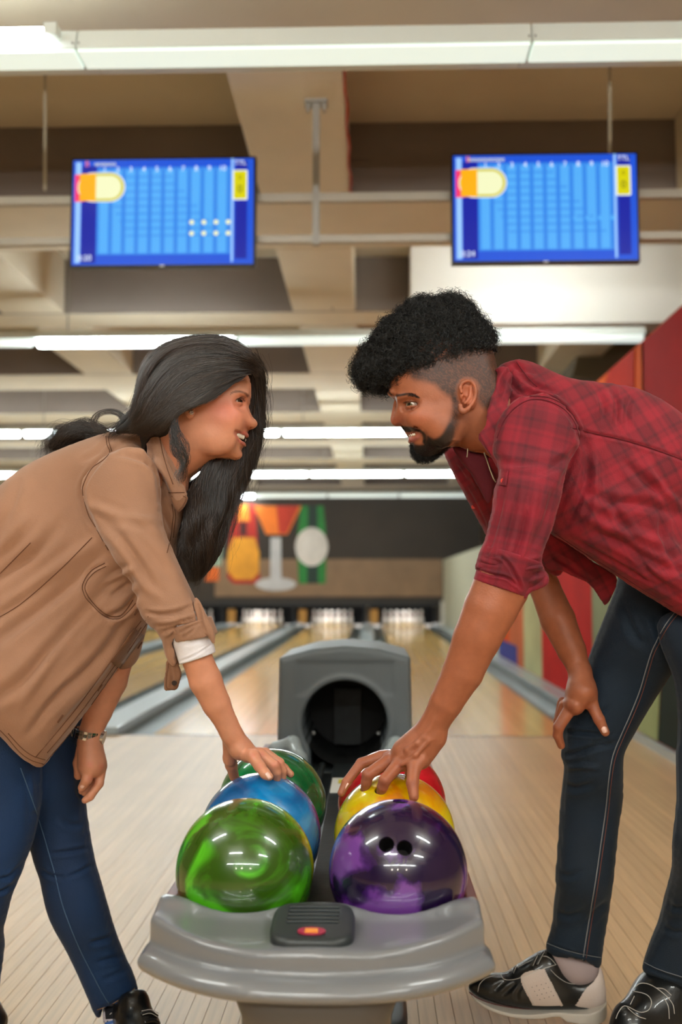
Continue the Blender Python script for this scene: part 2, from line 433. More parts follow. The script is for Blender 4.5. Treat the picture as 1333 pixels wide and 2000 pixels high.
# lanes
LANES = [-.934+1.76, -.934, -.934-1.76, -.934-3.52, -.934-5.28]
lane_words = ['rightmost bowling lane, beside the red mural wall', 'bowling lane ending straight behind the ball return hood',
              'bowling lane behind the woman\'s reaching forearm', 'bowling lane seen below the jacket cuff, second from left', 'leftmost bowling lane, hidden behind the woman']
PD = 25.0
M_gut = mat('gutter_grey', rgb(70, 84, 86), .4); M_div = mat('division_capping', rgb(176, 190, 196), .35, coat=.3)
for k, x in enumerate(LANES):
    ln = MB().box(x-.525, x+.525, FOUL+.02, PD+.59, -.08, .0).build('lane_surface', M_lane)
    ln.name = 'bowling_lane'; tag(ln, lane_words[k], 'lane')
    g = MB()
    for s in (-1, 1):
        pr = []
        for q in range(9):
            a = math.pi*q/8; pr.append((x+s*(.525+.118)-.118*math.cos(a), -.085*math.sin(a)-.004))
        V = [(px_, yy, pz) for yy in (FOUL+.02, PD+.6) for px_, pz in pr]
        g.add(V, [(i, i+1, i+10, i+9) for i in range(8)])
    g.build('gutter', M_gut, ln, smooth=True)
# division cappings between the lanes
def capping(x0, x1, word, z=.035):
    o = MB().box(x0, x1, FOUL+.02, PD-.4, -.08, z).build('division_capping', M_div, bevel=.006); tag(o, word, 'capping')
capping(LANES[0]+.762, 1.70, 'pale capping strip along the foot of the red mural wall', .05)
capping(LANES[1]+.762, LANES[0]-.762, 'pale capping strip down the middle, behind the ball return hood', .06)
capping(LANES[2]+.762, LANES[1]-.762, 'pale capping strip running from the wristwatch towards the pins', .05)
capping(LANES[3]+.762, LANES[2]-.762, 'pale capping strip seen just below the brown jacket front', .05)
capping(LANES[4]+.762, LANES[3]-.762, 'pale capping strip farthest left, behind the woman')
foul = MB().box(-7, 1.7, FOUL, FOUL+.02, -.08, .001).build('foul_line', mat('foul_line', rgb(60, 52, 46), .5)); foul.name = 'trim_1'; tag(foul, kind='structure')
# pins
M_pin = mat('pin_white', rgb(238, 236, 232), .25, coat=.4); M_str = mat('pin_red', rgb(196, 26, 34), .3)
prof = [(.0258, 0), (.031, .012), (.045, .06), (.0575, .114), (.0605, .135), (.055, .17), (.043, .20), (.031, .232), (.0255, .256), (.0235, .275), (.026, .30), (.0305, .325), (.0322, .344), (.029, .365), (.017, .379), (.004, .381)]
def pin():
    a = MB().lathe((0, 0, 0), prof, 16).build('bowling_pin', M_pin, smooth=True)
    for z0, z1, r in ((.238, .248, .0305), (.262, .272, .0262)):
        MB().lathe((0, 0, 0), [(r-.002, z0), (r, z0+.002), (r-.001, z1-.002), (r-.003, z1)], 16).build('neck_stripe', M_str, a, smooth=True)
    return a
p0 = pin(); kids = list(p0.children); firstp = True
wl = ['pins on the rightmost lane', 'pins on the lane behind the hood', 'pins on the third lane from the right', 'pins on the lane just right of the jacket cuff']
for k in range(4):
    for r in range(4):
        for c in range(r+1):
            if firstp: o = p0; firstp = False
            else:
                o = p0.copy(); COL.objects.link(o)
                for ch in kids: d = ch.copy(); COL.objects.link(d); d.parent = o
            o.location = (LANES[k]+(c-r/2)*.3048, PD-.79+r*.264, 0.0005)
            tag(o, 'white bowling pin, red neck stripes, '+wl[k].replace('pins ', ''), 'bowling pin', wl[k])
# pin decks: kickbacks, pit curtain, masking wall above
for k, x in enumerate(LANES):
    hw = .80
    t = empty('pinsetter_bay', (x, PD, 0)); tag(t, ['dark pin bay at the end of the rightmost lane', 'dark pin bay at the end of the lane behind the hood', 'dark pin bay at the end of the third lane from right', 'dark pin bay half hidden by the brown cuff', 'dark pin bay hidden behind the woman'][k], 'pin bay')
    for s in (-1, 1): MB().box(x+s*hw-.035, x+s*hw+.035, PD-.38, PD+1.2, .062, .62).build('kickback', Mc_pit, t)
    MB().box(x-hw, x+hw, PD+.62, PD+.67, .0, .7).build('pit_curtain', mat('pit_curtain_%d' % k, rgb(26, 28, 32), .9), t)
    MB().box(x-.5, x+.5, PD-.94, PD-.88, .56, .60).build('deck_light', M_deck, t)
    MB().box(x-hw-.02, x-hw+.18, PD-.40, PD-.385, .065, .40).build('side_panel', mat('ochre_panel_%d' % k, rgb(150, 108, 44), .6), t)
mask = MB().box(-8, 2.66, PD-1.1, PD-.98, .50, 3.15).build('wall_back', Mc_mask); tag(mask, kind='structure')
MB().box(-8, 2.66, PD-1.14, PD-1.102, .50, .60).build('lower_rail', mat('mask_rail', rgb(30, 28, 28), .5), mask)
def poster(name, pts_list, label, Y=PD-1.112, cat='poster'):
    """flat printed shapes on the masking wall: list of (polygon px, colour)"""
    t = None
    for i, (pts, c, nm) in enumerate(pts_list):
        P = [at(x, y, Y-.0035*i) for x, y in pts]
        o = MB().prism(P, (0, .003, 0)).build(name if t is None else nm, mat('print_%s_%d' % (name, i), c, .6, noise=(3, .12)), t)
        if t is None: t = tag(o, label, cat)
    return t
def ell(cx, cy, rx, ry, n=20): return [(cx+rx*math.cos(2*math.pi*i/n), cy+ry*math.sin(2*math.pi*i/n)) for i in range(n)]
poster('bottle_picture', [([(450, 985), (498, 985), (504, 1060), (508, 1130), (496, 1140), (456, 1140), (444, 1128), (448, 1050)], rgb(178, 34, 20), ''),
    ([(466, 985), (484, 985), (489, 1018), (462, 1018)], rgb(226, 130, 30), 'bottle_neck'),
    ([(455, 1050), (498, 1050), (507, 1080), (506, 1118), (494, 1132), (458, 1132), (444, 1115), (445, 1080)], rgb(232, 158, 36), 'bottle_label'),
    ([(469, 1020), (482, 1020), (482, 1046), (469, 1046)], rgb(70, 14, 14), 'dark_patch')], 'orange and red bottle picture on the wall above the pins')
poster('glass_picture', [([(496, 988), (590, 988), (562, 1044), (520, 1044)], rgb(236, 120, 22), ''),
    ([(540, 988), (584, 988), (560, 1042), (545, 1042)], rgb(196, 50, 20), 'red_shade'),
    ([(529, 1050), (549, 1050), (550, 1130), (528, 1130)], rgb(196, 194, 196), 'glass_stem'), (ell(539, 1141, 40, 13), rgb(196, 194, 196), 'glass_foot')], 'orange cocktail glass picture between the two bottle pictures')
poster('green_bottle_picture', [([(588, 988), (632, 988), (638, 1060), (636, 1140), (584, 1140), (580, 1060)], rgb(30, 128, 50), ''),
    ([(602, 988), (620, 988), (622, 1140), (600, 1140)], rgb(22, 50, 40), 'dark_stripe'), (ell(609, 1068, 32, 38), rgb(220, 212, 206), 'bottle_label')], 'green bottle picture with round pale label on back wall')
poster('fruit_picture', [([(410, 1108), (428, 1108), (428, 1135), (400, 1135)], rgb(224, 104, 26), ''), ([(412, 1050), (436, 1050), (432, 1106), (408, 1106)], rgb(150, 170, 150), 'pale_leaf')], 'small orange and pale green picture by the long brown hair')
MB().prism([at(x, y, PD-1.106) for x, y in [(420, 1092), (865, 1092), (865, 1165), (420, 1165)]], (0, .004, 0)).build('brown_band', mat('brown_band', rgb(140, 110, 82), .6, noise=(3, .12)), mask)
end = MB().box(at(866, 1200, 24).x, at(935, 1200, 24).x, 23.7, 25, 0, at(900, 1094, 24).z).build('end_pillar', mat('pillar_paint', rgb(176, 180, 164), .8)); tag(end, 'pale green-grey box pillar at the end of the lanes', 'pillar')
MB().box(at(860, 1200, 23.9).x, at(884, 1200, 23.9).x, 23.5, 23.7, 0, .62).build('side_panel', mat('pale_pin_side', rgb(206, 200, 190), .6), end)
fw_ = MB().box(-8, 6, -6.2, -6, 0, ZS0).build('wall_front', mat('front_paint', rgb(120, 104, 88), .9)); tag(fw_, kind='structure')
sw_ = MB().box(6, 6.2, -6, 26.5, 0, ZS0).build('wall_outer', mat('outer_paint', rgb(150, 132, 110), .9)); tag(sw_, kind='structure')
rearw = MB().box(-8, 6, 26.5, 26.7, 0, 4.06).build('wall_rear', mat('rear_paint', rgb(120, 108, 92), .9)); tag(rearw, kind='structure')
MB().box(-8.2, -8.0, -6, 26.5, 0, 4.06).build('wall_left', mat('left_paint', rgb(176, 160, 134), .9)); tag(bpy.data.objects['wall_left'], kind='structure')
# right side partition with its painted mural
WX = 1.75
lw = MB().box(WX, WX+.12, 13.5, 23.69, 0, 1.6).build('trim_2', mat('low_wall_paint', rgb(186, 188, 170), .8)); tag(lw, kind='structure')
wr = MB().box(WX, WX+.12, 5.1, 13.5, 0, 2.56).build('wall_right', mat('mural_orange', rgb(222, 84, 14), .7, noise=(1.2, .2), spec=.12)); tag(wr, kind='structure')
def wall_shape(name, pts, c, k):
    P = [(WX-.003*k, y, z) for y, z in pts]
    MB().prism(P, (.002, 0, 0)).build(name, mat('mural_%s_%d' % (name, k), c, .75, noise=(2, .14), spec=.12), wr)
def yz(px, py):
    """point of the mural wall at a photo pixel"""
    d = _R @ Vector(((px-666.5)/FPX, -(py-1000)/FPX, -1.0)); t = WX/d.x; return (d.y*t, EYE[2]+d.z*t)
R1 = rgb(188, 34, 26)
Lb = (0.05, 2.55)
wall_shape('red_field', [(5.1, 0.06), (6.35, 0.06), (6.35, 2.55), (5.1, 2.55)], rgb(180, 18, 12), 1)
wall_shape('orange_field', [(6.3, 1.3), (7.9, 1.3), (7.9, 2.55), (6.3, 2.55)], rgb(232, 96, 10), 1)
wall_shape('amber_field', [(7.7, 1.3), (10.6, 1.3), (10.6, 2.55), (7.7, 2.55)], rgb(234, 148, 22), 2)
wall_shape('red_wave', [(6.6, 1.3), (8.0, 1.3), (7.8, 2.2), (7.2, 2.55), (6.5, 2.55)], rgb(200, 40, 10), 3)
wall_shape('pale_oval', [(6.87+.24*math.cos(a), 2.02+.33*math.sin(a)) for a in [2*math.pi*i/24 for i in range(24)]], rgb(206, 190, 90), 4)
wall_shape('grey_green_field', [(6.7, .06), (8.0, .06), (8.0, 1.3), (6.7, 1.3)], rgb(150, 160, 128), 2)
wall_shape('crimson_field', [(7.9, .06), (10.2, .06), (10.2, 1.3), (7.9, 1.3)], rgb(204, 34, 28), 3)
wall_shape('cream_band', [(10.2, .06), (11.4, .06), (11.4, 1.5), (10.2, 1.5)], rgb(196, 196, 150), 3)
wall_shape('terracotta_band', [(11.4, .06), (12.6, .06), (12.6, 1.5), (11.4, 1.5)], rgb(206, 110, 70), 3)
wall_shape('blue_patch', [(11.9, .06), (13.6, .06), (13.6, .28), (11.9, .28)], rgb(70, 74, 150), 4)
wall_shape('dark_leaf', [(5.75, .06), (6.15, .06), (5.9, .9), (5.6, 1.1)], rgb(44, 54, 46), 4)
wall_shape('pale_leaf', [(6.15, .06), (6.6, .06), (6.4, .7), (5.95, 1.2), (6.0, .7)], rgb(168, 180, 130), 5)
kb = MB().box(WX-.04, WX, 5.1, 24, 0, .05).build('baseboard_right', mat('kerb_pale', rgb(190, 196, 196), .5)); tag(kb, kind='structure')
# ceiling: slab, cross beams, long beams
ZB, ZS = 3.545, 4.06
ceil = MB().box(-8.2, 6, -6.2, 26.5, ZS, ZS+.1).build('ceiling', Mc_slab); tag(ceil, kind='structure')
yb = [6.4+2.7*i for i in range(-4, 8)]
for i, y in enumerate(yb):
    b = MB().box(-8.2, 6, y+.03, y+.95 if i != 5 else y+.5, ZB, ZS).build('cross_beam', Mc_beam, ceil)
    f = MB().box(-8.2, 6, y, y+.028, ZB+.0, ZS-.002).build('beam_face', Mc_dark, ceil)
for x in (-3.15, -.42, 2.3):
    for i in range(len(yb)-1):
        if x > 2 and 6 < yb[i] < 9: continue
        MB().box(x-.29, x+.29, yb[i]+.96, yb[i+1]-.002, ZB-.004, ZS-.001).build('long_beam', Mc_beam, ceil, bevel=.012)
# white bulkhead on the right, hanging at the second beam
bx0 = at(800, 500, 9.05).x
bh = MB().box(bx0, 6.0, 8.7, 9.05, at(1000, 632, 8.7).z, at(1000, 462, 8.7).z).build('bulkhead', Mc_white, ceil)
# sloped brown duct at the right edge
dk = MB(); yy = 9.6
P = [at(1140, 650, 11), at(1185, 650, 11), at(1330, 650, 11), at(1330, 700, 11), at(1180, 745, 11), at(1118, 735, 11)]
dk.prism(P, (0, 1.2, 0)).build('sloped_duct', mat('duct_brown', rgb(110, 100, 80), .8), ceil)
# red cable along the middle beam
cb = MB(); pts = []
for i in range(60):
    y = 3.6+i*.1; pts.append((-.42+.30+.006*math.sin(i*1.3), min(y, 6.36), ZB+.02+.012*math.sin(i*2.1)))
cb.tube(pts, .008, 6).build('red_cable', mat('red_cable', rgb(190, 70, 50), .5)); tag(bpy.data.objects['red_cable'], 'thin red cable running along the middle ceiling beam', 'cable')

# ------------------------------------------------------------------ ceiling lights: rows of fluorescent fittings
ZF = 3.10
def fitting(x0, x1, Y, lit, label, group, near=False):
    t = empty('ceiling_light', ((x0+x1)/2, Y, ZF)); tag(t, label, 'ceiling light', group)
    MB().box(x0+.004, x1-.004, Y-.045, Y+.045, ZF+.045, ZF+.105).build('housing', M_fix, t, bevel=.004)
    if lit: MB().tube([(x0+.05, Y, ZF+.018), (x1-.05, Y, ZF+.018)], .046, 12).build('tube', M_tube, t, smooth=True)
    else: MB().tube([(x0+.02, Y, ZF+.02), (x1-.02, Y, ZF+.02)], .042, 12).build('tube', M_dim, t, smooth=True)
    for x in (x0+.03, x1-.03): MB().box(x-.012, x+.012, Y-.025, Y+.025, ZF-.005, ZF+.06).build('lamp_holder', M_fix, t)
    if near or lit:
        MB().tube([(x0+.3, Y, ZF+.10), (x0+.3, Y, ZS)], .007, 6).build('hanger', Mc_grey, t)
    return t
def row(Y, px_edges, py, flags, words, group):
    for i, f in enumerate(flags):
        if f is None: continue
        a, b = px_edges[i], px_edges[i+1]
        fitting(at(a, py, Y).x, at(b, py, Y).x, Y, f, words[i], group)
row(8.5, [-330, 66, 464, 862, 1260], 645, [0, 1, 0, 0], ['dim ceiling light at the left edge, row just above the heads', 'brightly lit ceiling light right above the long-haired head', 'dim ceiling light between the two heads, just above them', 'dim ceiling light behind the curly hair, under the white bulkhead'], 'ceiling lights above the heads')
row(13.7, [-450, -205, 44, 298, 550, 800, 1050, 1300], 828, [None, 1, 1, 1, 1, 0, 0], ['', 'lit ceiling light at the left edge, level with the faces', 'lit ceiling light behind the loose curl at her nape', 'lit ceiling light behind the earring and nose of the woman', 'lit ceiling light between the two noses', 'ceiling light hidden behind the bearded face', 'ceiling light hidden behind the red shirt back'], 'ceiling lights level with the faces')
row(18.9, [-340, -154, 32, 218, 404, 604, 790, 976], 915, [None, 1, 1, 1, 1, 1, 1], ['', 'lit ceiling light at the left edge above the tan shoulder', 'lit ceiling light behind the tan shirt collar', 'lit ceiling light behind the neck of the woman', 'lit ceiling light just right of the long hair, below chins', 'lit ceiling light midway between the chins, level with beard', 'lit ceiling light starting just left of the beard'], 'ceiling lights level with the beard')
row(23.6, [-100, 50, 200, 350, 500, 640, 780, 920], 965, [0, 0, 0, 1, 0, 0, 0], ['weak ceiling light in the farthest row above the back wall']*7, 'farthest row of ceiling lights')
t_ = fitting(at(905, 400, 7.6).x, at(1225, 400, 7.6).x, 7.6, 1, 'added fill light, unseen behind the right score screen', None); t_.location.z = 3.72; t_.name = 'ceiling_light'  # made-up fitting, out of view, added to brighten the white bulkhead
# nearest row: white troffer across the top, its left tube lit
def near_row(Y, xs, lit, words):
    for i in range(len(xs)-1):
        x0, x1 = xs[i], xs[i+1]
        t = empty('ceiling_light', ((x0+x1)/2, Y, ZF)); tag(t, words[i], 'ceiling light')
        MB().prism([(x0+.002, Y-.075, ZF), (x0+.002, Y+.075, ZF), (x0+.002, Y+.05, ZF+.085), (x0+.002, Y-.05, ZF+.085)], (x1-x0-.004, 0, 0)).build('housing', M_fix, t, bevel=.004)
        MB().box(x0+.006, x1-.006, Y-.068, Y+.068, ZF-.012, ZF-.0005).build('diffuser', M_dif, t, bevel=.003)
        MB().box(x0+.002, x1-.002, Y+.09, Y+.30, ZF+.09, ZF+.13).build('reflector', M_fix, t)
        if lit[i]:
            MB().tube([(x0+.04, Y-.10, ZF+.045), (x1-.1, Y-.10, ZF+.045)], .022, 10).build('tube', M_tube, t, smooth=True)
            MB().box(x1-.11, x1-.06, Y-.13, Y-.07, ZF+.03, ZF+.075).build('lamp_holder', M_fix, t)
        for x in (x0+.012, x1-.012):
            MB().tube([(x, Y-.078, ZF+.02), (x, Y-.072, ZF+.02)], .004, 8).build('screw', Mc_grey, t)
xa, xb = at(159, 70, 3.8).x, at(1034, 55, 3.8).x
near_row(3.8, [xa-1.7, xa, xb, xb+1.7], [1, 0, 0], ['lit fluorescent light at the top left corner', 'long unlit white light housing across the top', 'unlit white light housing at the top right corner'])
# rows over and behind the camera (they light the players)
for Y in (.9, -1.4, -4.2):
    for x in ((-2.9, 1.3) if Y > 0 else (-1.6, 1.75) if Y > -2 else (-2.9, -1.35, .2, 1.75)):
        t_ = fitting(x, x+1.5, Y, 1, 'fluorescent ceiling light over the seating behind the players', 'ceiling lights over the seating')
        for c_ in t_.children:
            if c_.name.startswith('tube'): c_.data.materials[0] = M_tube2
for x, z, y in ((-.75, 1.75, -2.3), (-.1, 1.8, -2.4), (.9, 1.75, -2.3)):
    g = MB().lathe((x, y, z), [(.01, -.07), (.05, -.055), (.07, 0), (.05, .055), (.01, .07)], 20).build('globe_lamp', mat('globe_glass', rgb(255, 240, 220), .4, emit=((1, .9, .75), 26)), smooth=True)
    MB().tube([(x, y, z+.07), (x, y, ZS)], .008, 6).build('hanger', Mc_grey, g)
    tag(g, 'small warm globe lamp hanging over the seating behind the players', 'lamp', 'globe lamps over the seating')
# small hanger rods with cones, as seen at both sides and on the beam
def rod(px, py0, py1, Y, label):
    a = at(px, py0, Y); b = at(px, py1, Y)
    o = MB().tube([a, b], .009, 8).build('hanger_rod', mat('rod_'+str(px), rgb(168, 158, 138), .6)); tag(o, label, 'rod')
    MB().lathe((a.x, a.y, a.z), [(.04, 0), (.038, -.06), (.015, -.10)], 12).build('collar', mat('collar_'+str(px), rgb(150, 140, 110), .6), o)
rod(88, 83, 372, 5.0, 'thin hanging rod left of the left screen')
rod(1192, 90, 300, 5.0, 'thin hanging rod above the right screen')
rod(650, 490, 605, 8.95, 'short pale rod hanging below the middle beam')
# twin rails carrying the screens, with the centre post
TY = 5.0
fr = empty('screen_rail', (at(615, 415, TY).x, TY+.08, at(615, 415, TY).z)); tag(fr, 'pair of grey steel rails crossing behind both screens', 'rail')
for y0, y1 in ((367, 384), (450, 465)):
    z1 = at(615, y0, TY).z; z0 = at(615, y1, TY).z
    MB().box(-3.5, 3.2, TY+.06, TY+.10, z0, z1).build('rail', mat('rail_grey_%d' % y0, rgb(176, 168, 156), .45, .3), fr, bevel=.004)
post = MB(); a = at(617, 150, TY); b = at(615, 470, TY)
post.box(a.x-.018, a.x+.018, TY+.05, TY+.086, b.z, ZB+.0); post.box(a.x-.06, a.x+.06, TY+.03, TY+.11, ZB-.02, ZB); post.box(a.x-.05, a.x-.035, TY+.05, TY+.08, ZB-.06, ZB-.02); post.box(a.x+.035, a.x+.05, TY+.05, TY+.08, ZB-.06, ZB-.02)
post.build('post', mat('post_grey', rgb(160, 156, 150), .45, .3), fr)

# ------------------------------------------------------------------ the two score screens
def flat(name, x0, x1, z0, z1, y, m, parent, r=0, right_only=False):
    if r:
        pts = []
        for cx, cz, a0 in ((x1-r, z1-r, 0), (x0+r, z1-r, 90), (x0+r, z0+r, 180), (x1-r, z0+r, 270)):
            if right_only and a0 in (90, 180): pts.append((x0, y, z1 if a0 == 90 else z0)); continue
            for q in range(9): a = math.radians(a0+q*90/8); pts.append((cx+r*math.cos(a), y, cz+r*math.sin(a)))
    else: pts = [(x1, y, z1), (x0, y, z1), (x0, y, z0), (x1, y, z0)]
    return MB().prism(pts, (0, .0008, 0)).build(name, m, parent)
def emis(name, c, s=1.0):
    s *= .46
    return mat(name, (0, 0, 0), .25, emit=(c, s), spec=.3)
EB = {k: emis('screen_'+k, c, s) for k, c, s in (('blue', rgb(30, 84, 214), 1.0), ('sky', rgb(84, 172, 244), 1.0), ('mid', rgb(56, 136, 230), 1.0), ('navy', rgb(24, 36, 168), .9),
      ('pale', rgb(150, 196, 246), 1.05), ('orange', rgb(250, 172, 22), 1.05), ('olive', rgb(206, 196, 40), 1.0), ('cream', rgb(236, 238, 190), 1.05), ('pink', rgb(250, 60, 110), 1.0), ('yellow', rgb(214, 206, 10), 1.0), ('white', rgb(230, 240, 255), 1.1), ('dark', rgb(90, 90, 20), 1.0), ('red', rgb(240, 110, 60), 1.0))}
def words_on(name, s, x, z, size, y, m, parent, align='CENTER'):
    c = bpy.data.curves.new(name, 'FONT'); c.body = s; c.size = size; c.align_x = align; c.align_y = 'CENTER'; c.extrude = .0003; c.materials.append(m)
    o = link(name, c); bpy.context.view_layer.update(); me = bpy.data.meshes.new_from_object(o.evaluated_get(bpy.context.evaluated_depsgraph_get())); bpy.data.objects.remove(o)
    o = link(name, me, parent); o.rotation_euler = (math.pi/2, 0, 0); p = wloc(parent); o.location = (x-p[0], y-p[1], z-p[2]); return o
def screen(pxl, pxr, pyt, pyb, label, name_row, clock, dots, glare):
    a = at(pxl, (pyt+pyb)/2, TY); b = at(pxr, (pyt+pyb)/2, TY); zt = at((pxl+pxr)/2, pyt, TY).z; zb = at((pxl+pxr)/2, pyb, TY).z
    w = b.x-a.x; h = zt-zb; t = empty('score_screen', ((a.x+b.x)/2, TY, zb)); tag(t, label, 'television')
    MB().box(a.x, b.x, TY-.005, TY+.045, zb, zt).build('casing', Mc_black, t, bevel=.004)
    MB().box(a.x+w*.3, a.x+w*.7, TY+.045, TY+.06, zb+h*.25, zt-h*.25).build('wall_bracket', Mc_grey, t)
    bz = .012*1.0
    X = lambda u: a.x+bz+(w-2*bz)*u
    Z = lambda v: zt-bz-(h-2*bz)*v
    y = TY-.0065
    flat('display', X(0), X(1), Z(1), Z(0), y, EB['blue'], t); y -= .001
    flat('score_grid', X(.135), X(.875), Z(.905), Z(.075), y, EB['mid'], t); flat('side_bar', X(.015), X(.045), Z(.98), Z(.02), y, EB['pale'], t)
    flat('name_column', X(.05), X(.132), Z(.98), Z(.06), y, EB['navy'], t); flat('total_column', X(.9), X(.965), Z(.95), Z(.02), y, EB['navy'], t)
    flat('total_line', X(.877), X(.89), Z(.98), Z(0), y, EB['pale'], t); y -= .001
    for i in range(10):
        x0 = .15+i*.0725
        flat('frame_column', X(x0), X(x0+.048), Z(.89), Z(.1), y, EB['sky'], t)
        words_on('frame_number', str(i+1), X(x0+.026), Z(.095), .038, y-.002, EB['white'], t)
    for j in range(9):
        flat('score_line', X(.14+.02*j), X(.55+.035*j), Z(.16+.07*j+.012), Z(.16+.07*j), y-.001, EB['mid'], t)
    y -= .003
    flat('player_tab', X(.012), X(.06), Z(.40), Z(.14), y, EB['pink'], t); y -= .001
    flat('player_badge', X(.028), X(.292), Z(.405), Z(.122), y, EB['white'], t, r=h*.135); y -= .001
    flat('player_badge', X(.032), X(.286), Z(.398), Z(.13), y, EB['olive'], t, r=h*.128); y -= .001
    flat('badge_centre', X(.13), X(.27), Z(.375), Z(.155), y, EB['cream'], t, r=h*.1, right_only=True)
    flat('badge_end', X(.04), X(.128), Z(.395), Z(.135), y, EB['orange'], t); y -= .001
    flat('total_box', X(.886), X(.968), Z(.40), Z(.115), y+.001, EB['white'], t, r=.008); flat('total_box', X(.892), X(.962), Z(.39), Z(.125), y, EB['yellow'], t, r=.007)
    words_on('total_number', '0', X(.927), Z(.19), .03, y-.002, EB['dark'], t); words_on('total_number', '0', X(.927), Z(.30), .055, y-.002, EB['dark'], t)
    words_on('header_mark', 'B', X(.08), Z(.045), .042, y-.002, EB['red'], t)
    words_on('header_text', name_row, X(.18), Z(.045), .034, y-.002, EB['cream'], t)
    words_on('total_heading', 'TTL', X(.928), Z(.05), .036, y-.002, EB['white'], t)
    words_on('clock_text', clock, X(.075), Z(.94), .042, y-.002, EB['white'], t)
    for r_ in range(dots):
        for c in range(4):
            o = MB().tube([(X(.663+.067*c), y-.002, Z(.61+.105*r_)), (X(.663+.067*c), y-.003, Z(.61+.105*r_))], .0125, 14).build('score_dot', EB['cream' if dots == 2 else 'sky'], t)
    MB().box((a.x+b.x)/2-.012, (a.x+b.x)/2+.012, TY-.008, TY-.004, zb+.002, zb+.009).build('screen_emblem', M_fix, t)
screen(138, 500, 308, 522, 'left score screen showing a blue bowling score grid', 'oooooo', '0:20', 2, 0)
screen(882, 1249, 299, 514, 'right score screen, above the curly haired man', 'oooooooooo', '0:24', 1, 1)
# ------------------------------------------------------------------ the ball return
BR = .10795; XL, XR = -.196, .0433; ZBALL = .556; YB = [1.59, 1.806, 2.022]
XC = (XL+XR)/2
M_tray = mat('grey_gelcoat', rgb(116, 118, 122), .28, coat=.7, noise=(3, .04), bump=(6, .03))
M_hood = mat('dark_grey_moulding', rgb(96, 104, 108), .5, noise=(6, .05), bump=(300, .15))
M_dkp = mat('charcoal_plastic', rgb(44, 50, 52), .38)
M_track = mat('black_track', rgb(30, 36, 38), .45, noise=(30, .3), bump=(60, .3))
M_rail = mat('maroon_rail', rgb(104, 40, 30), .45)
ret = empty('ball_return', (XC, 2.2, 0)); tag(ret, 'grey ball return machine standing between the woman and the man', 'ball return')
def plan(dx, hw, yf, curve, yb):
    pts = []
    for i in range(41):
        u = -1+2*i/40; pts.append((XC+hw*math.sin(u*math.pi/2), yf+curve*abs(math.sin(u*math.pi/2))**2.6))
    return pts+[(XC+hw, yb), (XC-hw, yb)]
class Plan:
    """extruded plan outline with rounded rim, top height given by ztop(x, y)"""
    def __init__(s, poly, z0, ztop, zt, rim, h=.003):
        p = np.array(poly); s.lo = p.min(0)-.03; hi = p.max(0)+.03; s.h = h; n = np.ceil((hi-s.lo)/h).astype(int)+1
        U, V = np.meshgrid(s.lo[0]+h*np.arange(n[0]), s.lo[1]+h*np.arange(n[1]), indexing='ij')
        s.d = poly_sdf(U, V, p); s.z0 = z0; s.zt = ztop; s.rim = rim
        s.c = np.array([*(p.min(0)+p.max(0))/2, (z0+zt)/2]); s.R = np.linalg.norm([*(p.max(0)-p.min(0))/2, (zt-z0)/2])
    def __call__(s, P):
        d = samp(s.d, (P[..., 0]-s.lo[0])/s.h, (P[..., 1]-s.lo[1])/s.h)
        out = np.maximum(0, np.abs(P[..., :2]-s.c[:2])-s.R).sum(-1)
        return smax(d, smax(P[..., 2]-s.zt(P), s.z0-P[..., 2], .002), s.rim)+out
zt_lo = lambda P: .491+.004*np.abs((P[..., 0]-XC)/.24)
zt_up = lambda P: .517+.018*np.abs((P[..., 0]-XC)/.24)**2.2+.006*np.exp(-((P[..., 0]-XC)/.07)**2)+.010*np.exp(-((P[..., 1]-1.50)/.03)**2)
tray = Field([('+', Plan(plan(0, .250, 1.298, .112, 1.47), .462, zt_lo, .51, .028), 0),
              ('+', Plan(plan(0, .236, 1.336, .104, 1.525), .47, zt_up, .54, .011), .007),
              ('-', Ell((XL, YB[0], ZBALL), BR+.005), .006), ('-', Ell((XR, YB[0], ZBALL), BR+.005), .006)])
V, F = iso(tray, .003); V = relax(V, F, 3)
fastmesh('front_tray', V, F, M_tray, ret)
# vent box set in the tray
vy = 1.415
vent = Field([('+', Fn(lambda P: smax(np.sqrt((np.abs(P[..., 0]-XC+.003)/.058)**4+(np.abs(P[..., 1]-vy)/.062)**4)**.5*.058-.058, P[..., 2]-(.543-.05*np.abs(P[..., 0]-XC)**1.5-(vy-P[..., 1]+.05)*.10), .008), (XC, vy, .51), .10), 0),
    ('&', Fn(lambda P: .5-P[..., 2], (0, 0, 0), 9), 0)]
    + [('-', Fn(lambda P, q=q: np.maximum(np.maximum(np.abs(P[..., 0]-XC+.003)-.036, np.abs(P[..., 1]-(vy-.008+q*.012))-.0034), .522-P[..., 2]), (XC, vy, .53), .1), .001) for q in range(5)])
V, F = iso(vent, .0012); V = relax(V, F, 1)
vb = fastmesh('vent_box', V, F, M_dkp, ret)
for q in range(5): MB().box(XC-.038, XC+.032, vy-.008+q*.012-.0026, vy-.008+q*.012+.0026, .521, .5235).build('vent_slot', Mc_pit, vb)
bt = [(XC-.003+.019*math.cos(a), vy-.040+.011*math.sin(a)) for a in [2*math.pi*i/28 for i in range(28)]]
zb_ = lambda y: .5435-(vy-y+.05)*.10+.0004
o = MB().prism([(x, y, zb_(y)) for x, y in bt], (0, 0, .0018)).build('button_badge', mat('badge_magenta', rgb(160, 40, 70), .4), vb)
MB().box(XC-.012, XC+.006, vy-.047, vy-.033, zb_(vy-.045), zb_(vy-.045)+.0032).build('button_emblem', mat('badge_orange', rgb(240, 150, 50), .4), vb, bevel=.001)
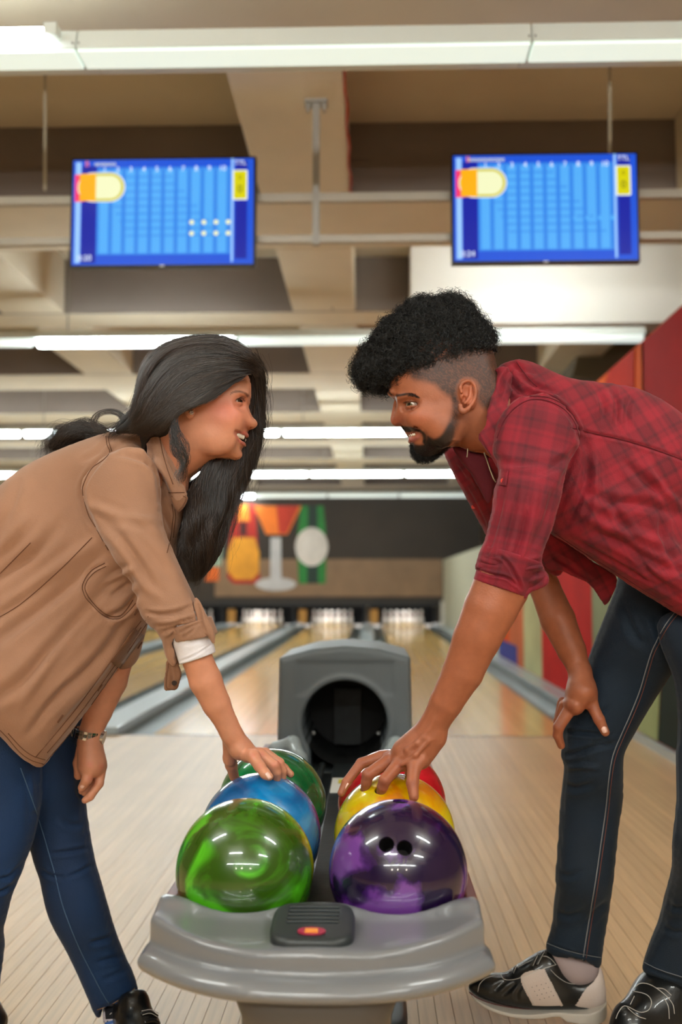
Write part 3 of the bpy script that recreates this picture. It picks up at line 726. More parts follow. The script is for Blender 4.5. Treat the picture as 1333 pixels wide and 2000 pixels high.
# track body, rails, sides
MB().box(XC-.215, XC+.215, 1.54, 3.05, .405, .435).build('track_bed', M_track, ret, bevel=.004)
MB().box(XC-.036, XC+.036, 1.50, 3.10, .435, .455).build('centre_spine', M_track, ret, bevel=.006)
for s in (-1, 1):
    MB().box(XC+s*.232-.009, XC+s*.232+.009, 1.535, 3.04, .455, .522).build('side_rail', M_rail, ret, bevel=.003)
    cx = XL if s < 0 else XR
    for q in (-1, 1): MB().tube([(cx+q*.05, 1.52, .4495), (cx+q*.05, 3.1, .4495)], .0095, 8).build('cradle_bar', M_dkp, ret)
MB().box(XC-.03, XC+.022, 2.66, 2.86, .4555, .4565).build('warning_sticker', mat('sticker_white', rgb(214, 214, 208), .5), ret)
MB().box(XC-.012, XC+.008, 2.78, 2.84, .4566, .457).build('sticker_patch', mat('sticker_yellow', rgb(196, 180, 60), .5), ret)
MB().box(XC+.04, XC+.085, 2.82, 2.90, .4365, .4375).build('warning_sticker', mat('sticker_pink', rgb(216, 160, 160), .5), ret)
# pedestal and feet
ped = [(.10, 0), (.12, .02), (.115, .2), (.125, .40), (.15, .462)]
P = MB()
V = []; F = []
for r, z in ped:
    for k in range(24):
        a = 2*math.pi*k/24; c, s = math.cos(a), math.sin(a)
        V.append((XC+.86*r*math.copysign(abs(c)**.5, c), 1.50+.9*r*math.copysign(abs(s)**.5, s), z))
for i in range(len(ped)-1):
    for k in range(24): F.append((i*24+k, i*24+(k+1) % 24, (i+1)*24+(k+1) % 24, (i+1)*24+k))
F.append(tuple(range(24))[::-1]); F.append(tuple(range(len(V)-24, len(V))))
P.add(V, F).build('pedestal', mat('pedestal_grey', rgb(92, 88, 84), .4), ret, smooth=True)
foot = Field([('+', Fn(lambda P: smax(np.sqrt(((P[..., 0]-XC)/.16)**4+((P[..., 1]-2.36)/.13)**4)**.5*.14-.14, np.abs(P[..., 2]-.022)-.022, .015), (XC, 2.36, .02), .22), 0)])
V, F = iso(foot, .006); fastmesh('base_foot', V, F, M_dkp, ret)
MB().box(XC-.08, XC+.08, 2.28, 2.46, .02, .36).build('column', M_dkp, ret, bevel=.01)
# hood
HY = 3.07
hx = [at(545, 1286, HY), at(608, 1268, HY), at(674, 1262, HY), at(740, 1267, HY), at(803, 1284, HY), at(806, 1440, HY), at(808, 1500, HY), at(539, 1500, HY), at(541, 1440, HY)]
hp = np.array([(p.x, p.z) for p in hx]); cen = at(674, 1414, HY); rr = 82/FPX*HY
hp[6:8, 1] = .40
class Ext:
    def __init__(s, poly, y0, y1, rim, h=.003):
        p = np.array(poly); s.lo = p.min(0)-.03; hi = p.max(0)+.03; s.h = h; n = np.ceil((hi-s.lo)/h).astype(int)+1
        U, V = np.meshgrid(s.lo[0]+h*np.arange(n[0]), s.lo[1]+h*np.arange(n[1]), indexing='ij'); s.d = poly_sdf(U, V, p)
        s.y0, s.y1, s.rim = y0, y1, rim; m = (p.min(0)+p.max(0))/2; s.c = np.array([m[0], (y0+y1)/2, m[1]]); s.R = np.linalg.norm([*(p.max(0)-p.min(0))/2, (y1-y0)/2])
    def __call__(s, P):
        d = samp(s.d, (P[..., 0]-s.lo[0])/s.h, (P[..., 2]-s.lo[1])/s.h); y = P[..., 1]
        return smax(d, np.abs(y-(s.y0+s.y1)/2)-(s.y1-s.y0)/2, s.rim)
def cyl(c, r, y0, y1, op=0):
    return Fn(lambda P: np.maximum(np.hypot(P[..., 0]-c.x, P[..., 2]-c.z)-r, np.maximum(y0-P[..., 1], P[..., 1]-y1)), (c.x, (y0+y1)/2, c.z), math.hypot(r, (y1-y0)/2))
pit = [at(578, 1292, HY), at(770, 1292, HY), at(768, 1358, HY), at(580, 1358, HY)]; pit = [(p.x, p.z) for p in pit]
hood = Field([('+', Ext(hp, HY, HY+.46, .02), 0), ('-', Ext(pit, HY-.03, HY+.004, .008), .006),
    ('+', cyl(cen, rr+.016, HY-.002, HY+.03), .008),
    ('-', cyl(cen, rr, HY-.1, HY+.42), .012),
    ('-', Fn(lambda P: np.maximum(np.abs(P[..., 0]-cen.x)-.105, np.maximum(np.abs(P[..., 2]-.475)-.045, np.abs(P[..., 1]-HY-.15)-.27)), (cen.x, HY+.15, .475), .32), .01)])
V, F = iso(hood, .0048, lo=(-1, 2.9, .41)); V = relax(V, F, 2)
lift = fastmesh('ball_lift', V, F, M_hood); lift.name = 'ball_lift_hood'
lift.parent = ret; lift.data.transform(Matrix.Translation(-ret.location))
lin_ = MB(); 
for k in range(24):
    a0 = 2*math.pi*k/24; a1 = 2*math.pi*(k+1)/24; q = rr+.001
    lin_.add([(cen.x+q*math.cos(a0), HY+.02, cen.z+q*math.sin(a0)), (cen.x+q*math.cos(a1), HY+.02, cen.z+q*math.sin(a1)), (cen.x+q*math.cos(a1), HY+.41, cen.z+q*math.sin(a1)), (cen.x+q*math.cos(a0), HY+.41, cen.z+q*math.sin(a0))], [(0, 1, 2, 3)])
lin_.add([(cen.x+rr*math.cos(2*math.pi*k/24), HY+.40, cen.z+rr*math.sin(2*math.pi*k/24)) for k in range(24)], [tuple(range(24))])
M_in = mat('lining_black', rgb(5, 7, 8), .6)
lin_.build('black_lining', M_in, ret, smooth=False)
MB().box(cen.x-.045, cen.x+.045, HY+.36, HY+.385, .46, cen.z+.07).build('lift_belt', M_track, ret)
for s in (-1, 1): MB().tube([(cen.x+s*.108, HY+.15, cen.z-.05), (cen.x+s*.098, HY+.15, cen.z-.05)], .006, 8).build('lining_bolt', Mc_grey, ret)
M_arm = mat('pale_grey_arm', rgb(150, 162, 166), .35, coat=.4)
for s, x0 in ((-1, XC-.20), (1, XC+.20)):
    P = [(x0, 2.98, .46), (x0, 2.98, .515), (x0-s*.05, 2.96, .535), (x0-s*.075, 2.9, .50), (x0-s*.095, 2.8, .47)]
    V, F = iso(Field([('+', Cap(P[i], P[i+1], .022, .022), .01) for i in range(len(P)-1)]), .004); fastmesh('guide_arm', V, F, M_arm, ret)

# ------------------------------------------------------------------ the balls
def ball_mat(name, c1, c2, c3, scale, seed, rough=.06, thr=(.42, .6), dist=1.5):
    m = mat(name, c1, .25, coat=1.0); nt = m.node_tree; N = nt.nodes; L = nt.links; b = N['Principled BSDF']
    b.inputs['Coat Roughness'].default_value = .03; b.inputs['Coat IOR'].default_value = 1.45
    tc = N.new('ShaderNodeTexCoord'); mp = N.new('ShaderNodeMapping'); mp.inputs['Location'].default_value = (seed, seed*1.7, 0); L.new(tc.outputs['Object'], mp.inputs[0])
    t = N.new('ShaderNodeTexNoise'); t.inputs['Scale'].default_value = scale; t.inputs['Detail'].default_value = 5; t.inputs['Distortion'].default_value = dist; L.new(mp.outputs[0], t.inputs[0])
    r = N.new('ShaderNodeValToRGB'); e = r.color_ramp.elements; e[0].position = thr[0]; e[0].color = (*c1, 1); e[1].position = thr[1]; e[1].color = (*c2, 1)
    k = e.new((thr[0]+thr[1])/2); k.color = (*c3, 1)
    L.new(t.outputs[0], r.inputs[0]); L.new(r.outputs[0], b.inputs['Base Color']); return m
def ball(x, y, mt, holes, label, dz=0):
    c = np.array([x, y, ZBALL+dz]); bm = bmesh.new(); bmesh.ops.create_uvsphere(bm, u_segments=80, v_segments=48, radius=BR)
    me = bpy.data.meshes.new('bowling_ball'); bm.to_mesh(me); bm.free(); me.polygons.foreach_set('use_smooth', [True]*len(me.polygons)); me.materials.append(mt)
    o = link('bowling_ball', me); o.location = c; tag(o, label, 'bowling ball')
    # drilled holes: real cavities cut into the ball
    if holes:
        cut = MB(); ax = []
        for px, py, r in holes:
            d = (at(px, py, y)-Vector(EYE)).normalized(); oc = Vector(EYE)-Vector(c); bq = oc.dot(d); disc = bq*bq-(oc.dot(oc)-BR*BR)
            if disc < 0: disc = 0
            p = Vector(EYE)+d*(-bq-math.sqrt(disc)); n = (p-Vector(c)).normalized(); ax.append((p, n, r))
            cut.tube([p+n*.02-Vector(c), p-n*.045-Vector(c)], r, 24)
        cm = bpy.data.meshes.new('cutter'); cm.from_pydata([tuple(v) for v in cut.V], [], cut.F); co = bpy.data.objects.new('cutter', cm); COL.objects.link(co); co.location = c
        b2 = bmesh.new(); b2.from_mesh(cm); bmesh.ops.recalc_face_normals(b2, faces=b2.faces); b2.to_mesh(cm); b2.free()
        md = o.modifiers.new('b', 'BOOLEAN'); md.operation = 'DIFFERENCE'; md.object = co; md.solver = 'EXACT'
        bpy.context.view_layer.update(); dg = bpy.context.evaluated_depsgraph_get(); nm = bpy.data.meshes.new_from_object(o.evaluated_get(dg))
        o.modifiers.clear(); o.data = nm; bpy.data.objects.remove(co); nm.set_sharp_from_angle(angle=math.radians(40))
        hm = mat('hole_'+label[:4], rgb(20, 18, 18), .6)
        for p, n, r in ax:
            s = MB(); t1 = n.orthogonal().normalized(); t2 = n.cross(t1); q = r-.0004; V = []; F = []
            for j, dd in enumerate((.004, .044)):
                V += [p-n*dd+(t1*math.cos(2*math.pi*k/20)+t2*math.sin(2*math.pi*k/20))*q for k in range(20)]
            F = [(k, (k+1) % 20, 20+(k+1) % 20, 20+k) for k in range(20)]+[tuple(range(20, 40))]
            s.add(V, F); mesh('finger_hole', s.V, s.F, hm, o)
    return o
ball(XL, YB[0], ball_mat('ball_lime', rgb(46, 82, 8), rgb(84, 186, 30), rgb(56, 122, 12), 8, 3.2, thr=(.47, .59), dist=1.6), [], 'green marbled bowling ball nearest the camera on the left')
ball(XR, YB[0], ball_mat('ball_purple', rgb(28, 9, 50), rgb(112, 60, 148), rgb(64, 26, 98), 4, 1.1, thr=(.45, .55), dist=2.4), [(755, 1649, .0118), (791, 1656, .0118), (783, 1564, .0125)], 'purple swirled bowling ball with two finger holes facing the camera')
ball(XL, YB[1], ball_mat('ball_blue', rgb(0, 80, 140), rgb(0, 126, 190), rgb(0, 100, 164), 6, 5.4, thr=(.42, .62)), [(530, 1511, .011), (550, 1513, .011)], 'blue bowling ball under the woman\'s hand')
ball(XR, YB[1], ball_mat('ball_yellow', rgb(206, 122, 0), rgb(216, 196, 10), rgb(214, 164, 0), 6, 8.3, thr=(.38, .56)), [(714, 1537, .011), (744, 1542, .011)], 'yellow bowling ball gripped by the man')
ball(XL, YB[2], ball_mat('ball_green', rgb(0, 92, 44), rgb(10, 166, 92), rgb(2, 130, 66), 5, 2.9, thr=(.42, .62)), [], 'emerald green bowling ball behind the blue one', .008)
ball(XR, YB[2], ball_mat('ball_red', rgb(186, 16, 28), rgb(224, 40, 56), rgb(206, 24, 40), 4, 4.4, thr=(.42, .62)), [(719, 1471, .0125), (722, 1484, .0118)], 'red bowling ball behind the yellow one', .008)
# ------------------------------------------------------------------ people: shared helpers
M_skinw = mat('fair_skin', (0, 0, 0), .42, attr='Col', noise=(60, .05), bump=(260, .12), sss=.12, spec=.4)
M_skinm = mat('tan_skin', (0, 0, 0), .45, attr='Col', noise=(60, .07), bump=(260, .18), sss=.10, spec=.4)
M_eye = mat('eye_white', rgb(190, 178, 170), .15, coat=1); M_iris = mat('brown_iris', rgb(58, 36, 22), .15, coat=1); M_pup = mat('pupil', (0.002, 0.002, 0.002), .1, coat=1)
M_tooth = mat('tooth', rgb(240, 232, 218), .22, coat=.5); M_nail = mat('nail', rgb(236, 190, 172), .25, coat=.4)
M_mouth = mat('mouth_inside', rgb(70, 20, 20), .5)
def A(px, py, Y): return np.array(at(px, py, Y))
def chain(pts, k=.004, flat=None):
    """tapered limb through (px, py, Y, radius m) stations"""
    P = [(A(*p[:3]), p[3]) for p in pts]
    return [('+', Cap(P[i][0], P[i+1][0], P[i][1], P[i+1][1], flat), k) for i in range(len(P)-1)]
def arr_face(V, poly, N, thr=-.05): return inpoly(to_px(V), poly) & (N[:, 1] < thr)
def blend(C, m, c, w=1.0):
    m = np.asarray(m, float)[:, None]*w; return C*(1-m)+np.array(c)*m
def soft(V, poly, s):
    """1 inside a photo-side outline fading over s px"""
    Q = to_px(V); d = poly_sdf(Q[:, 0], Q[:, 1], spline(poly, 5)); return np.clip(.5-d/s, 0, 1)
def strands(name, guides, m, parent, count, r=.00035, spread=.5, wave=(0, 0), seg=14, curl=0, taper=.3, jit=.003, clump=0, tint=((.006, .004, .0035), (.052, .027, .016))):
    """hair: each strand mixes two neighbouring guide lines (lists of hall points); three-sided tubes, a colour per strand"""
    Gd = [spline(np.array(g), 8, False) for g in guides]
    Gd = np.array([[g[int(round(i))] for i in np.linspace(0, len(g)-1, seg)] for g in Gd])
    n = len(Gd); VV = np.zeros((count, seg, 3, 3)); tt = np.linspace(0, 1, seg); CC = np.zeros((count, seg, 3, 3)); K = max(clump, 1); cr = RNG.random((n*K+2, 6))
    at_x = lambda x: Gd[int(x)]*(1-x+int(x))+Gd[min(int(x)+1, n-1)]*(x-int(x))
    for c in range(count):
        x = RNG.random()*(n-1)*.9999; L = at_x(x); ci = int(x*K); h = cr[ci]
        if clump:
            xc = min((ci+.5)/K, n-1.0001); w = (.62*tt**.8)[:, None]; L = L*(1-w)+(at_x(xc)+(h[:3]-.5)*jit*3*tt[:, None])*w
        o = RNG.normal(0, jit, 3); o2 = RNG.normal(0, jit*(.8 if clump else 1.5), 3); L = L+o+(o2-o)*tt[:, None]
        cut = 1-RNG.random()**2*.35; q = np.clip(tt*cut, 0, 1)*(seg-1); a = q.astype(int); b = np.minimum(a+1, seg-1); L = L[a]*(1-(q-a))[:, None]+L[b]*(q-a)[:, None]
        T = np.gradient(L, axis=0); T /= np.maximum(np.linalg.norm(T, axis=1), 1e-9)[:, None]
        U = np.cross(T, np.array([.3, 1, .2])); U /= np.maximum(np.linalg.norm(U, axis=1), 1e-9)[:, None]; B = np.cross(T, U)
        ph = (h[3]*6.28 if clump else 0)+RNG.random()*(.5 if clump else 6); amp = wave[0]*(tt**.8)*RNG.uniform(.7, 1.3)
        L = L+U*(amp*np.sin(wave[1]*tt*6.28+ph))[:, None]+B*(amp*np.cos(wave[1]*tt*6.28+ph))[:, None]*.8
        rr = r*RNG.uniform(.7, 1.3)*(1-(1-taper)*tt); tn = np.clip((RNG.random()**2*.7+(h[4]-.5)*.5)+tt*.25, 0, 1)[:, None]
        CC[c] = (np.array(tint[0])*(1-tn)+np.array(tint[1])*tn)[:, None]
        for k in range(3):
            an = 2.094*k; VV[c, :, k] = L+(U*math.cos(an)+B*math.sin(an))*rr[:, None]
    base = (np.arange(count)*seg*3)[:, None, None]+(np.arange(seg-1)*3)[None, :, None]
    k = np.arange(2)[None, None, :]; k2 = k+1
    F = np.stack([base+k, base+k2, base+3+k2, base+3+k], -1).reshape(-1, 4)
    return VV.reshape(-1, 3), F, CC.reshape(-1, 3)
def join(parts):
    V = []; F = []; C = []; n = 0
    for v, f, c in parts: V.append(v); F.append(f+n); C.append(c); n += len(v)
    return np.concatenate(V), np.concatenate(F), np.concatenate(C)

# ------------------------------------------------------------------ the woman
wo = empty('person', (-.55, 2.05, 0)); tag(wo, 'long-haired woman in a tan shirt and jeans, hand on the blue ball', 'person')
HW = 1.88
wface = [(473,726),(483,731),(489,745),(490.5,761),(490,773),(488.6,784),(486,793),(488.5,804),(494,815),(499.5,822),(501.5,828),(499.5,833),(494,837.3),(485.5,839.3),(482.8,843),(484.3,847),(482.5,851),(479,855),(477.5,859),(478,864),(477,869),(473.2,874),(471.8,880),(473.2,886),(472,892),(467,896.8),(459,898.6),(448,897),(434.5,896),(423,897.5),(415,901),(405,908),(396,915.5),(380,926),(368,938),(364,965),(330,960),(300,925),(296,880),(286,835),(282,790),(284,745),(300,712),(330,692),(370,684),(410,684),(446,696),(462,712)]
whead = Pillow(wface, [(400, 790, HW), (470, 880, HW), (300, 760, HW), (345, 930, HW+.01)], a=1.02, tmax=.098, h=.0015, n=3)
ec = A(461.5, 783.5, HW-.031)
def carve_mouth(poly, Y0, half):
    s = Slab(poly, [(470, 855, Y0)], half, rim=.001, h=.001, n=4); return s
wf = [('+', whead, 0),
  ('+', Ell(A(446, 822, HW-.041), (.024, .020, .026)), .020), ('+', Ell(A(446, 822, HW+.041), (.024, .020, .026)), .020),
  ('+', Ell(A(425, 862, HW-.042), (.030, .016, .022)), .02),
  ('+', Ell(A(474, 771, HW-.027), (.011, .020, .0075)), .012), ('+', Ell(A(474, 771, HW+.027), (.011, .020, .0075)), .012),
  ('-', Ell(A(478, 787, HW-.046), (.0165, .021, .0125)), .010), ('-', Ell(A(478, 787, HW+.046), (.0165, .021, .0125)), .010),
  # nose tip, wings, nostrils
  ('+', Ell(A(493.5, 827.5, HW), (.0085, .0085, .0075)), .006),
  ('+', Ell(A(483.5, 826, HW-.0125), (.0085, .0050, .0068)), .004), ('+', Ell(A(483.5, 826, HW+.0125), (.0085, .0050, .0068)), .004),
  ('-', Ell(A(487.5, 833.2, HW-.0075), (.0048, .0034, .0026)), .002), ('-', Ell(A(487.5, 833.2, HW+.0075), (.0048, .0034, .0026)), .002)]
# eyelids over the ball of the eye
for s in (-1, 1):
    e = A(461.5, 783.5, HW+s*.031)
    wf.append(('+', Fn(lambda P, e=e: np.maximum(np.abs(np.linalg.norm(P-e, axis=-1)-.0128)-.0011, -np.maximum((P[..., 2]-e[2])-.0020+.12*(P[..., 0]-e[0]), -(P[..., 2]-e[2])-.0028)), e, .016), .0015))
wf += [('-', carve_mouth([(458.5,842.0),(464,845),(472,848.5),(480.5,852.5),(486,853.5),(486,861.5),(478,864),(472,863),(465,858),(460,850)], HW, .052), .0015)]
MU = [(458.8, 842, .0016), (466, 843.3, .0024), (474, 846.2, .0030), (481, 849.3, .0033)]; ML = [(459, 845, .0016), (463, 854.5, .0028), (468.5, 862.5, .0034), (474.5, 866.5, .0036)]
for s in (-1, 1):
    for line, mid in ((MU, A(482.6, 849.8, HW)), (ML, A(475.8, 866.8, HW))):
        P = [(whead.on(x, y, .0022, s), q) for x, y, q in line]+[(mid, line[-1][2])]
        wf += [('+', Cap(P[i][0], P[i+1][0], P[i][1], P[i+1][1]), .0022) for i in range(4)]
    P = [whead.on(451.5, 833, .003, s), whead.on(453.5, 845, .003, s), whead.on(456, 858, .004, s)]
    wf += [('+', Cap(P[0], P[1], .0045, .0045), .007), ('+', Cap(P[1], P[2], .0045, .003), .007)]
# ear lobes
for s in (-1, 1): wf += [('+', Ell(A(371, 800, HW+s*.078), (.011, .006, .017)), .004), ('-', Ell(A(370, 795, HW+s*.085), (.005, .004, .008)), .003)]
# near arm (right), into the hand on the blue ball
arm = [(245, 945, 1.82, .034), (295, 1100, 1.765, .034), (362, 1235, 1.748, .0255), (384, 1283, 1.75, .0262), (402, 1330, 1.757, .0285), (423, 1375, 1.765, .0245), (443, 1413, 1.775, .0195), (452, 1432, 1.78, .0178)]
body_w = wf+[('+', Ell(A(300, 950, 1.92), (.040, .13, .05)), .03), ('+', Cap(A(280, 980, 1.92), A(110, 1220, 2.02), .065, .075), .05), ('+', Cap(A(110, 1220, 2.02), A(0, 1400, 2.09), .07, .055), .05), ('+', Cap(A(-10, 1400, 2.10), A(-10, 1640, 2.10), .045, .04), .05), ('+', Cap(A(60, 1440, 2.15), A(110, 1600, 2.21), .045, .035), .05)]
body_w += chain(arm, .004, None)
hand_w = [
  ('+', Cap(A(452, 1432, 1.78), A(471, 1460, 1.792), .0172, .0195, ((0, 1, .3), 1.15)), .010),
  ('+', Cap(A(470, 1462, 1.792), A(500, 1476, 1.80), .0185, .012, ((0, 1, 0), 1.5)), .010),
  ('+', Cap(A(452, 1440, 1.80), A(449, 1484, 1.825), .0165, .0115), .012)]
hand_w += chain([(484, 1476, 1.772, .0125), (495, 1477, 1.758, .0118), (508, 1497, 1.738, .0098), (519, 1512, 1.728, .0088), (526, 1517, 1.724, .0072)], .004)
hand_w += chain([(495, 1472, 1.79, .012), (508, 1473, 1.785, .0112), (536, 1495, 1.775, .0097), (540, 1508, 1.778, .0086), (541, 1520, 1.785, .0075)], .003)
hand_w += chain([(505, 1471, 1.81, .0115), (518, 1472, 1.805, .0105), (546, 1490, 1.80, .0088), (552, 1505, 1.802, .008), (552, 1518, 1.806, .0072)], .003)
hand_w += chain([(510, 1474, 1.83, .011), (526, 1478, 1.83, .0098), (555, 1500, 1.828, .0078), (568, 1512, 1.826, .0066)], .003)
hand_w += chain([(449, 1478, 1.825, .0118), (452, 1494, 1.842, .0105), (458, 1518, 1.868, .0090)], .006)
body_w += hand_w
# far arm (left), hanging, with the watch
body_w += chain([(330, 960, 2.03, .045), (250, 1180, 2.10, .042), (215, 1330, 2.12, .036), (192, 1390, 2.12, .029), (178, 1428, 2.12, .0245), (175, 1452, 2.12, .024)], .004)
body_w += [('+', Cap(A(176, 1452, 2.12), A(180, 1492, 2.12), .0245, .030, ((0, 1, 0), 1.3)), .01)]
body_w += chain([(170, 1480, 2.108, .013), (176, 1494, 2.10, .0135), (170, 1522, 2.092, .0108), (160, 1538, 2.095, .0085)], .005)
body_w += chain([(188, 1480, 2.125, .013), (198, 1497, 2.13, .0115), (194, 1530, 2.12, .0095), (176, 1556, 2.11, .0085), (166, 1563, 2.107, .007)], .003)
body_w += chain([(190, 1482, 2.145, .012), (197, 1500, 2.15, .0105), (188, 1530, 2.145, .009), (166, 1548, 2.14, .008)], .003)
body_w += chain([(184, 1484, 2.16, .011), (188, 1502, 2.165, .0098), (178, 1530, 2.165, .0085), (160, 1545, 2.16, .0075)], .003)
body_w += chain([(160, 1462, 2.13, .012), (153, 1490, 2.135, .0105), (153, 1515, 2.14, .0090)], .006)
fw = Field(body_w)
V, F = iso(fw, .0023)
N = normals(V, F); Q = to_px(V); SK = rgb(206, 142, 112); C = np.tile(np.array(SK), (len(V), 1))
isface = (V[:, 2] > A(0, 945, HW)[2]) & (Q[:, 0] > 335)
def spot(cx, cy, rx, ry): return np.exp(-(((Q[:, 0]-cx)/rx)**2+((Q[:, 1]-cy)/ry)**2))
C = blend(C, isface*spot(442, 800, 42, 30), rgb(212, 112, 92), .65)
C = blend(C, isface*spot(482, 832, 8, 8), rgb(196, 104, 84), .5)
C = blend(C, isface*spot(470, 760, 24, 22), rgb(232, 164, 134), .4)
uplip = [(457.5,841.5),(466,842),(475,842.5),(480,843),(484,845.5),(486,850),(482,854),(476,850.5),(466,846.5)]
lolip = [(457.5,843),(461,848),(466,856.5),(471,861),(477,863),(480,866),(477,870.5),(471,868),(464,860),(459,850)]
C = blend(C, isface*np.maximum(soft(V, uplip, 2), soft(V, lolip, 2)), rgb(190, 96, 90), .75)
d, p, _ = seg_dist(Q, spline([(450.5, 769), (457, 765.5), (466, 764.6), (474, 766), (480, 768.5), (484, 773)], 4, False)); C = blend(C, isface*np.exp(-(d/(1.3+1.5*p))**4), rgb(84, 50, 36), .8)
d, p, _ = seg_dist(Q, spline([(461, 782), (466, 778.8), (472, 778.5), (478, 783)], 4, False)); C = blend(C, isface*np.exp(-(d/1.5)**2), rgb(40, 24, 22), .95)
C = blend(C, isface*spot(474, 780, 8, 6), rgb(120, 66, 54), .45)
knu = np.zeros(len(V))
for x, y in ((495,1475),(508,1497),(512,1473),(536,1494),(546,1489),(176,1494),(198,1497),(176,1520)): knu = np.maximum(knu, np.exp(-((Q[:, 0]-x)**2+(Q[:, 1]-y)**2)/40))
C = blend(C, knu*~isface, rgb(204, 112, 92), .5)
Mw = fastmesh('body', V, F, M_skinw, wo, C)
# eyes, teeth, lashes, earring, nails
def eye(c, parent, look, r=.0120, ir=M_iris):
    c = np.array(c); look = np.array(look, float); look /= np.linalg.norm(look)
    o = MB().lathe((0, 0, 0), [(r*math.sin(a), -r*math.cos(a)) for a in np.linspace(.05, 3.09, 18)], 24).build('eye', M_eye, smooth=True)
    o.parent = parent; o.location = Vector(c)-Vector(wloc(parent)); o.rotation_euler = Vector(look).to_track_quat('Z', 'Y').to_euler()
    for nm, rr, m, dz in (('iris', .0065, ir, .0003), ('pupil', .0027, M_pup, .0006)):
        R = r+dz; V = []; F = []; n = 20
        for j in range(5):
            a = math.asin(rr/R)*j/4; V += [(R*math.sin(a)*math.cos(2*math.pi*k/n), R*math.sin(a)*math.sin(2*math.pi*k/n), R*math.cos(a)) for k in range(n)]
        for j in range(4):
            for k in range(n): F.append((j*n+k, (j+1)*n+k, (j+1)*n+(k+1) % n, j*n+(k+1) % n))
        me = bpy.data.meshes.new(nm); me.from_pydata(V, [], F); me.materials.append(m); me.polygons.foreach_set('use_smooth', [True]*len(F)); link(nm, me, o)
    return o
for s in (-1, 1): eye(A(461.5, 783.5, HW+s*.031), wo, (1, -.75, .0))
mb = MB()
for i in range(9):
    u = i/8; x = 461+u*4.2; y = 780.8-2.6*math.sin(u*1.7)
    a = A(462+13*u, 781.5-3.4*math.sin(u*2.6), HW-.0435+.012*u*u); mb.tube([a, a+np.array([.003, -.003, .0012]), a+np.array([.006, -.0042, .0035])], [.00035, .0003, .00012], 4)
mb.build('eyelashes', mat('lash_black', rgb(16, 12, 12), .5), wo)
def tooth_row(parent, pts, w, hgt, m, name='teeth'):
    ops = []
    for p in pts:
        ops.append(('+', Ell(p, (w*.62, w*.55, hgt)), 0))
    V, F = iso(Field(ops), .0007, B=12); return tag(fastmesh(name, V, F, m, parent), kind='stuff')
tp = []
for s in (-1, 1):
    for j in range(6):
        u = (j+.5)/6; ang = u*1.35
        q = whead.on(475.5-13.5*u, 853.5-5.5*u, .0055, s); tp.append(q)
tooth_row(wo, tp, .0062, .0052, M_tooth)
mb = MB(); c0 = A(374.5, 806, HW-.086)
for k in range(6):
    a = k*1.047; p = c0+np.array([.0030*math.cos(a), -.001, .0030*math.sin(a)]); mb.lathe(p, [(.0003, -.0017), (.0015, -.0008), (.0017, 0), (.0015, .0008), (.0003, .0017)], 8)
mb.lathe(c0+np.array([0, -.0015, 0]), [(.0003, -.0018), (.0018, 0), (.0003, .0018)], 8)
mb.build('earring', mat('silver', rgb(236, 232, 230), .12, 1), wo)
def nail(parent, p, n, u, w=.0052, l=.0065):
    p = np.array(p); n = np.array(n, float); n /= np.linalg.norm(n); u = np.array(u, float); u -= n*(u@n); u /= np.linalg.norm(u); b = np.cross(n, u)
    V = []; F = []; nu, nv = 6, 7
    for i in range(nu):
        for j in range(nv):
            x = -1+2*i/(nu-1); y = -1+2*j/(nv-1); yy = y*(1-.0*x); sc = math.sqrt(max(0, 1-.35*(x*x)**2))
            V.append(p+u*x*l+b*y*w*sc-n*(w*.5*y*y+.0008*x*x))
    for i in range(nu-1):
        for j in range(nv-1): F.append((i*nv+j, (i+1)*nv+j, (i+1)*nv+j+1, i*nv+j+1))
    o = mesh('fingernail', V, F, M_nail, parent, True); md = o.modifiers.new('s', 'SOLIDIFY'); md.thickness = .0008; return o
nail(wo, A(526, 1518, 1.7168)+np.array([0, 0, .0035]), (.45, -.75, .5), (.6, -.2, -.8), .0048, .0062)
nail(wo, A(160, 1533, 2.0845), (-.3, -1, .15), (-.5, 0, -.8), .006, .007)
# ------------------------------------------------------------------ the woman's clothes
M_jack = mat('tan_cotton', rgb(158, 117, 92), .85, noise=(9, .10), bump=(420, .35), sheen=.25)
M_jackd = mat('tan_cotton_facing', rgb(128, 88, 62), .85, noise=(14, .14), bump=(420, .35), sheen=.2)
M_thr = mat('brown_thread', rgb(104, 66, 42), .8)
M_ush = mat('white_jersey', rgb(226, 222, 228), .85, bump=(300, .2))
M_jeanw = mat('blue_denim', rgb(6, 44, 84), .8, noise=(5, .28), bump=(500, .5), sheen=.06, stretch=(1, 1, .6))
M_jthr = mat('denim_seam', rgb(70, 98, 130), .8)
wt = [(205,849),(240,842),(275,842),(305,850),(330,880),(347,925),(362,955),(372,980),(366,1010),(352,1060),(338,1130),(314,1175),(288,1212),(230,1303),(150,1412),(104,1472),(81,1499),(62,1490),(47,1479),(22,1452),(0,1428),(-60,1392),(-130,1350),(-150,1250),(-130,1120),(-60,1015),(0,957),(50,915),(100,888),(150,868)]
wtor = Pillow(wt, [(260, 900, 1.93), (150, 1000, 1.98), (40, 1150, 2.01), (60, 1400, 1.97), (0, 1420, 1.97), (330, 960, 1.90), (300, 1180, 1.97)], a=.92, tmax=.17, h=.003)
ws = [(205,893),(225,880),(250,876),(282,882),(302,903),(311,940),(313,985),(319,1029),(332,1062),(346,1097),(360,1124),(377,1163),(392,1182),(404,1202),(417,1226),(421,1246),(417,1262),(408,1248),(398,1238),(352,1250),(348,1278),(342,1304),(331,1296),(322,1276),(317,1250),(306,1233),(290,1218),(278,1203),(270,1175),(262,1150),(250,1128),(234,1106),(218,1080),(204,1056),(186,1024),(168,988),(160,958),(166,935),(184,912)]
